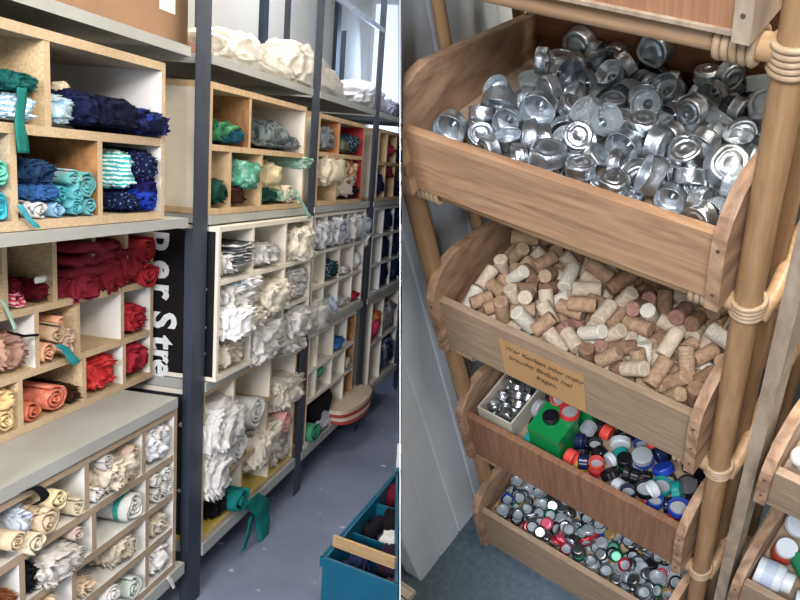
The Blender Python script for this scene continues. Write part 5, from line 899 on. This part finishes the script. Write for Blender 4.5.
TL = [tealight(.0178, .016, alu, 3, 'used small aluminium tealight cup among the many in the top heap', group='small tealight cups in the top heap'),
      tealight(.0178, .016, alu_dull, 23, 'used small dull tealight cup among the many in the top heap', .0016, 'small dull tealight cups in the top heap'),
      tealight(.0178, .016, alu, 41, 'used small dented tealight cup among the many in the top heap', .0034, 'small dented tealight cups in the top heap'),
      tealight(.0182, .019, clear, 59, 'clear plastic tealight cup among the metal cups in the top heap', .0005, 'clear tealight cups in the top heap'),
      tealight(.023, .020, alu_dull, 71, 'extra wide metal tealight cup among the small cups in the top heap', .003, 'wide tealight cups in the top heap')]
used = set()
for k, p, q in settled('tea'):
    if p.x < -.655 or (p.x < -.62 and p.y > .80): continue
    o = TL[k] if k not in used else copy_tree(TL[k]); used.add(k); place(o, p, q)

def cork_mat(name, a, c, printed=None):
    m, n, l, b = base_mat('cork_' + name, .85, 0, .15); v = coords(n, l)
    col = ramp(n, l, noise_tex(n, l, v, 130, 5, .7), [(.32, srgb(a)), (.62, srgb(c))])
    if printed:
        mx = n.new('ShaderNodeMix'); mx.data_type = 'RGBA'
        w = n.new('ShaderNodeTexWave'); w.bands_direction = 'Z'; w.inputs['Scale'].default_value = 55; w.inputs['Distortion'].default_value = 9; w.inputs['Detail Scale'].default_value = 14
        l.new(v, w.inputs['Vector']); f = ramp(n, l, w.outputs['Fac'], [(.62, (0, 0, 0, 1)), (.75, (.6, .6, .6, 1))])
        l.new(f, mx.inputs['Factor']); l.new(col, mx.inputs[6]); mx.inputs[7].default_value = srgb(printed); col = mx.outputs[2]
    l.new(col, b.inputs['Base Color']); bump(n, l, b, noise_tex(n, l, v, 160, 4), .25, .001); return m
def cork(r, h, mat, label, group):
    b_ = .0012; prof = [(0, -h / 2), (r - b_, -h / 2), (r, -h / 2 + b_), (r * 1.004, 0), (r, h / 2 - b_), (r - b_, h / 2), (0, h / 2)]
    return solo('wine_cork', lathe(prof, 20), mat, (0, 0, 0), label, 'cork', group, smooth=False, local=True)
CK = []
for nm, a, c, pr in (('tan', '#7d634b', '#a1866a', None), ('pale', '#9c8d75', '#bdae96', None), ('printed', '#8c755b', '#ae9779', '#5d4a3a'), ('dark', '#654c39', '#866b53', None), ('wine_stained', '#75504a', '#9b7a68', None), ('white_synthetic', '#b9b2a0', '#cfc9b8', '#8d8672')):
    lab = {'tan': 'tan wine cork among the corks in the second tray', 'pale': 'pale cream wine cork among the corks in the second tray', 'printed': 'wine cork with brown print among the corks in the second tray', 'dark': 'dark brown wine cork among the corks in the second tray', 'wine_stained': 'wine-stained reddish cork among the corks in the second tray', 'white_synthetic': 'whitish plastic cork with faint print among the corks in the second tray'}[nm]
    CK.append([cork(r, h, cork_mat(nm, a, c, pr) if k == 0 else None, lab, nm.replace('_', ' ') + ' corks') if k == 0 else None for k, (r, h) in enumerate(((.0118, .044), (.0118, .040), (.0122, .046), (.0115, .038)))])
SZ = ((.0118, .044), (.0118, .040), (.0122, .046), (.0115, .038)); used = set(); rnd = random.Random(4)
for k, p, q in settled('cork'):
    c = rnd.choice((0, 0, 0, 0, 1, 1, 1, 2, 2, 3, 3, 5, 5, 4)); src = CK[c][0]
    o = src if c not in used else copy_tree(src); used.add(c); place(o, p, q)
    r, h = SZ[k]; s = Matrix.Diagonal((r / .0118, r / .0118, h / .044, 1)); o.matrix_world = o.matrix_world @ s

def screw_cap(r, h, mat, label, group, liner):
    z0, z1 = -h / 2, h / 2
    prof = [(0, z1), (r * .82, z1), (r * .95, z1 - r * .05), (r, z1 - r * .16), (r, z0 + .001), (r * .97, z0), (r * .86, z0), (r * .85, z1 - .003), (0, z1 - .003)]
    bm = lathe(prof, 40, lambda z: .014 if z < z1 - r * .1 else 0)
    o = solo('screw_cap', bm, mat, (0, 0, 0), label, 'cap', group, local=True)
    lb = lathe([(0, z1 - .0032), (r * .8, z1 - .0032), (r * .8, z1 - .0042), (0, z1 - .0042)], 20)
    lo = bpy.data.objects.new('liner', to_mesh('liner', lb, liner)); COL.objects.link(lo); lo.parent = o
    return o
lin = plain('cap_liner', '#8f9392', .5)
CAPC = [('black', '#0e1013', 16), ('white', '#bcc2c2', 5), ('red', '#bd2c28', 2), ('coral red', '#d2483c', 3), ('green', '#0d6b3b', 3), ('teal', '#17807a', 2), ('blue', '#1c3f97', 2), ('yellow', '#c8a02e', 1), ('mint', '#8fc5ac', 1), ('dark blue', '#141c3c', 3), ('light grey', '#8f9596', 2)]
CAPS = {}; rnd = random.Random(12); bag_ = [c[0] for c in CAPC for _ in range(c[2])]; CD = ((.0155, .012), (.014, .016), (.019, .014), (.0145, .018))
for k, p, q in settled('cap'):
    c = rnd.choice(bag_); r, h = CD[k]
    if (c, k) not in CAPS:
        hx = next(x[1] for x in CAPC if x[0] == c); sz = ('low', 'medium', 'wide', 'tall')[k]
        CAPS[(c, k)] = screw_cap(r, h, plain('cap_' + c.replace(' ', '_'), hx, .35, 0, .5, .04), '%s %s plastic screw cap in the third tray' % (sz, c), '%s %s screw caps' % (sz, c), lin); o = CAPS[(c, k)]
    else: o = copy_tree(CAPS[(c, k)])
    place(o, p, q)
gm = plain('green_plastic', '#0e7a3e', .35, 0, .5, .06)
for (k, p, q), s, lab in zip(settled('green'), (.033, .033), ('green square plastic lid box behind the other green box', 'bright green square plastic lid box in front among the caps')):
    h = .0425; bm = bevel_all(B(-s, s, -s, s, -h, h - .014), .004)
    o = solo('plastic_box', bm, gm, (0, 0, 0), lab, 'box', local=True)
    lo = bpy.data.objects.new('lid', to_mesh('lid', bevel_all(B(-s - .001, s + .001, -s - .001, s + .001, h - .0135, h), .003), gm)); COL.objects.link(lo); lo.parent = o
    place(o, p, q)
# carton with silver caps
ct = thing('carton', (-.656, .72, -1.402), 'small open grey carton of silver caps in the left of the third tray', 'carton')
cm = plain('carton_board', '#b3ac9a', .75, var=.06)
x0, x1, y0, y1, z0, z1 = -.6965, -.6165, .665, .782, -1.4015, -1.343
part('carton_base', B(x0, x1, y0, y1, z0, z0 + .003), cm, ct)
for bx in ((x0, x0 + .003, y0, y1), (x1 - .003, x1, y0, y1), (x0 + .003, x1 - .003, y0, y0 + .003), (x0 + .003, x1 - .003, y1 - .003, y1)): part('carton_wall', B(*bx, z0 + .003, z1), cm, ct)
silver = metal('silver_cap', '#c4c8ca', .32, .15)
src = {}
for k, p, q in settled('silver'):
    if k not in src:
        r, h = ((.0135, .016), (.0135, .012))[k]; z1_, z0_ = h / 2, -h / 2
        prof = [(0, z1_), (r * .85, z1_), (r * .98, z1_ - .001), (r, z1_ - .003), (r * .96, z1_ - .0045), (r, z1_ - .006), (r, z0_ + .003), (r * .96, z0_ + .002), (r, z0_), (r * .93, z0_), (r * .92, z1_ - .0015), (0, z1_ - .0015)]
        src[k] = solo('metal_cap', lathe(prof, 24), silver, (0, 0, 0), ('tall' if k == 0 else 'low') + ' silver metal cap in the small carton', 'cap', ('tall' if k == 0 else 'low') + ' silver caps in the carton', smooth=True, local=True); o = src[k]
    else: o = copy_tree(src[k])
    place(o, p, q)
# crown caps
def crown(mat, label, group):
    prof = [(0, .0032), (.0095, .0032), (.0115, .0026), (.0127, .0012), (.0135, -.0008), (.0146, -.0032), (.0140, -.0032), (.0128, -.0008), (.0120, .0010), (.0108, .0018), (0, .0022)]
    o = solo('crown_cap', lathe(prof, 42, lambda z: .035 if z < -.002 else (.018 if z < .0005 else 0)), mat, (0, 0, 0), label, 'crown cap', group, local=True)
    lb = lathe([(0, .0021), (.0103, .0016), (.0103, .0008), (.0088, .0004), (.0084, .0011), (0, .0012)], 20)
    lo = bpy.data.objects.new('liner', to_mesh('liner', lb, plain('crown_liner', '#8b9598', .45), True)); COL.objects.link(lo); lo.parent = o
    return o
CW = {}; rnd = random.Random(8)
CC = [('silver', '#969b9d', 13), ('white', '#a5aeb0', 7), ('red', '#a52c38', 2), ('gold', '#a08550', 2), ('blue', '#2a3f8d', 1), ('dark green', '#1f5a46', 2), ('black', '#17181c', 3), ('pink', '#cc5568', 1)]
bag_ = [c[0] for c in CC for _ in range(c[2])]
for k, p, q in settled('crown'):
    c = rnd.choice(bag_)
    if c not in CW:
        hx = next(x[1] for x in CC if x[0] == c)
        mt = metal('crown_silver', hx, .35, .2) if c in ('silver', 'gold') and c == 'silver' else plain('crown_' + c.replace(' ', '_'), hx, .35, .45, .5, .06)
        CW[c] = crown(mt, '%s bottle crown cap in the lowest tray' % c, '%s crown caps' % c); o = CW[c]
    else: o = copy_tree(CW[c])
    place(o, p, q)
# second rack: balls and pots
bl = plain('white_ball', '#cbccc8', .6, 0, .3, .05); src = None
bt = plain('tan_ball', '#b39a70', .7); srcs = {}
for i, (k, p, q) in enumerate(settled('ball')):
    c = 1 if i % 6 == 4 else 0
    if (k, c) not in srcs:
        r = (.0145, .0135, .016)[k]; bm = bmesh.new(); bmesh.ops.create_uvsphere(bm, u_segments=20, v_segments=14, radius=r); crush(bm, .0006, k + 3)
        sz = ('medium', 'small', 'large')[k]; cn = ('white', 'tan')[c]
        srcs[(k, c)] = solo('ball', bm, (bl, bt)[c], (0, 0, 0), '%s %s ball in the tray of the second rack' % (sz, cn), 'ball', '%s %s balls' % (sz, cn), smooth=True, local=True); o = srcs[(k, c)]
    else: o = copy_tree(srcs[(k, c)])
    place(o, p + Vector((0, 0, .015)), q)
wpl = plain('pot_white', '#c3cacb', .4, 0, .45, .04); redp = plain('pot_red', '#a2402f', .4); grn = plain('tube_green', '#1f6f4a', .4); blu = plain('pot_blue', '#2c4173', .4)
def cyl_thing(name, loc, q, r, h, mats, label, cat, capr=None, caph=.02):
    o = solo(name, lathe([(0, 0), (r * .96, 0), (r, .003), (r, h - .006), (r * .9, h), (0, h)], 28), mats[0], (0, 0, 0), label, cat, smooth=False, local=True)
    if capr:
        lb = lathe([(0, h + .0005), (capr, h + .0005), (capr, h + caph - .002), (capr * .95, h + caph), (0, h + caph)], 28)
        lo = bpy.data.objects.new('lid', to_mesh('lid', lb, mats[1])); COL.objects.link(lo); lo.parent = o
    if len(mats) > 2:
        pb = lathe([(r + .0003, h * .25), (r + .0006, h * .25), (r + .0006, h * .7), (r + .0003, h * .7)], 28)
        po = bpy.data.objects.new('label', to_mesh('label', pb, mats[2])); COL.objects.link(po); po.parent = o
    place(o, Vector(loc), q); return o
def qdir(d): return Vector((0, 0, 1)).rotation_difference(Vector(d).normalized())
cyl_thing('plastic_pot', (-.135, .688, -1.444), qdir((1, .10, -.02)), .025, .044, (wpl, wpl, plain('pot_label', '#aab4bd', .5)), 'large white plastic pot lying on its side in the low right tray', 'pot', .018, .016)
cyl_thing('plastic_disc', (-.112, .795, -1.43), qdir((.25, -.3, 1)), .024, .010, (plain('lid_grey', '#aab1b2', .4), wpl), 'grey white round lid lying at the back of the low right tray', 'disc')
cyl_thing('plastic_pot', (-.114, .745, -1.468), qdir((.1, 0, 1)), .020, .03, (redp, wpl), 'small red pot with a white lid in the low right tray', 'pot', .018, .01)
cyl_thing('plastic_tube', (-.092, .748, -1.443), qdir((.75, -.62, -.05)), .0155, .085, (grn, wpl), 'green tube with a white cap in the low right tray', 'tube', .0158, .012)
cyl_thing('plastic_pot', (-.062, .672, -1.448), qdir((1, .3, 0)), .019, .05, (wpl, wpl), 'small white pot lying beside the green tube', 'pot', .014, .012)
cyl_thing('plastic_pot', (-.055, .805, -1.469), qdir((0, 0, 1)), .023, .045, (blu, wpl), 'blue pot with a white lid at the back of the low right tray', 'pot', .024, .012)
# ================================================================== camera and light
cam = bpy.data.cameras.new('camera'); co = bpy.data.objects.new('camera', cam); COL.objects.link(co)
cam.sensor_width = 36; cam.lens = FOCAL * 36 / 800; cam.shift_y = (PRINCIPAL_Y - 300) / 800; cam.clip_start = .05
co.matrix_world = frame(CAM_X, CAM_UP, CAM_BACK, EYE); SC.camera = co

def area(name, loc, target, sx, sy, power, hexc, room):
    ld = bpy.data.lights.new(name, 'AREA'); ld.shape = 'RECTANGLE'; ld.size = sx; ld.size_y = sy; ld.energy = power; ld.color = srgb(hexc)[:3]
    o = bpy.data.objects.new(name, ld); COL.objects.link(o)
    p = room @ Vector(loc); t = room @ Vector(target)
    o.matrix_world = Matrix.Translation(p) @ (t - p).to_track_quat('-Z', 'Y').to_matrix().to_4x4(); return o
area('ceiling_lamp', (-.55, 2.6, 2.95), (-.9, 2.6, 0), .5, 3.0, 150, '#fff3e2', STORE)
area('ceiling_lamp', (-1.0, 5.6, 2.95), (-1.1, 5.4, 0), .4, 2.4, 70, '#e4ecff', STORE)
area('window_light', (-1.72, FARY - .06, 1.9), (-1.2, 4.0, .9), .5, 1.5, 20, '#b9d2ff', STORE)
area('fill_light', (.25, .2, 2.6), (-1.2, 2.4, .9), .7, .7, 85, '#fff4e6', STORE)  # added fill light on the camera side, out of view
area('fill_light', (-.5, -2.4, 2.3), (-1.3, 4.5, .9), 1.3, 1.0, 250, '#f4f4ff', STORE)  # added fill behind the camera, evens the light towards the far bays
area('corner_light', (.75, -.75, -.2), (-.6, .7, -1.2), .8, .8, 10.5, '#eef3ff', CORNER)  # unseen soft light from the front right, no window built
w = bpy.data.worlds.new('world'); SC.world = w; w.use_nodes = True
bg = w.node_tree.nodes['Background']; bg.inputs['Color'].default_value = srgb('#c9d2de'); bg.inputs['Strength'].default_value = .26
vs = SC.view_settings; vs.view_transform = 'Standard'; vs.look = 'None'; vs.gamma = 1; vs.use_curve_mapping = False; vs.exposure = 0
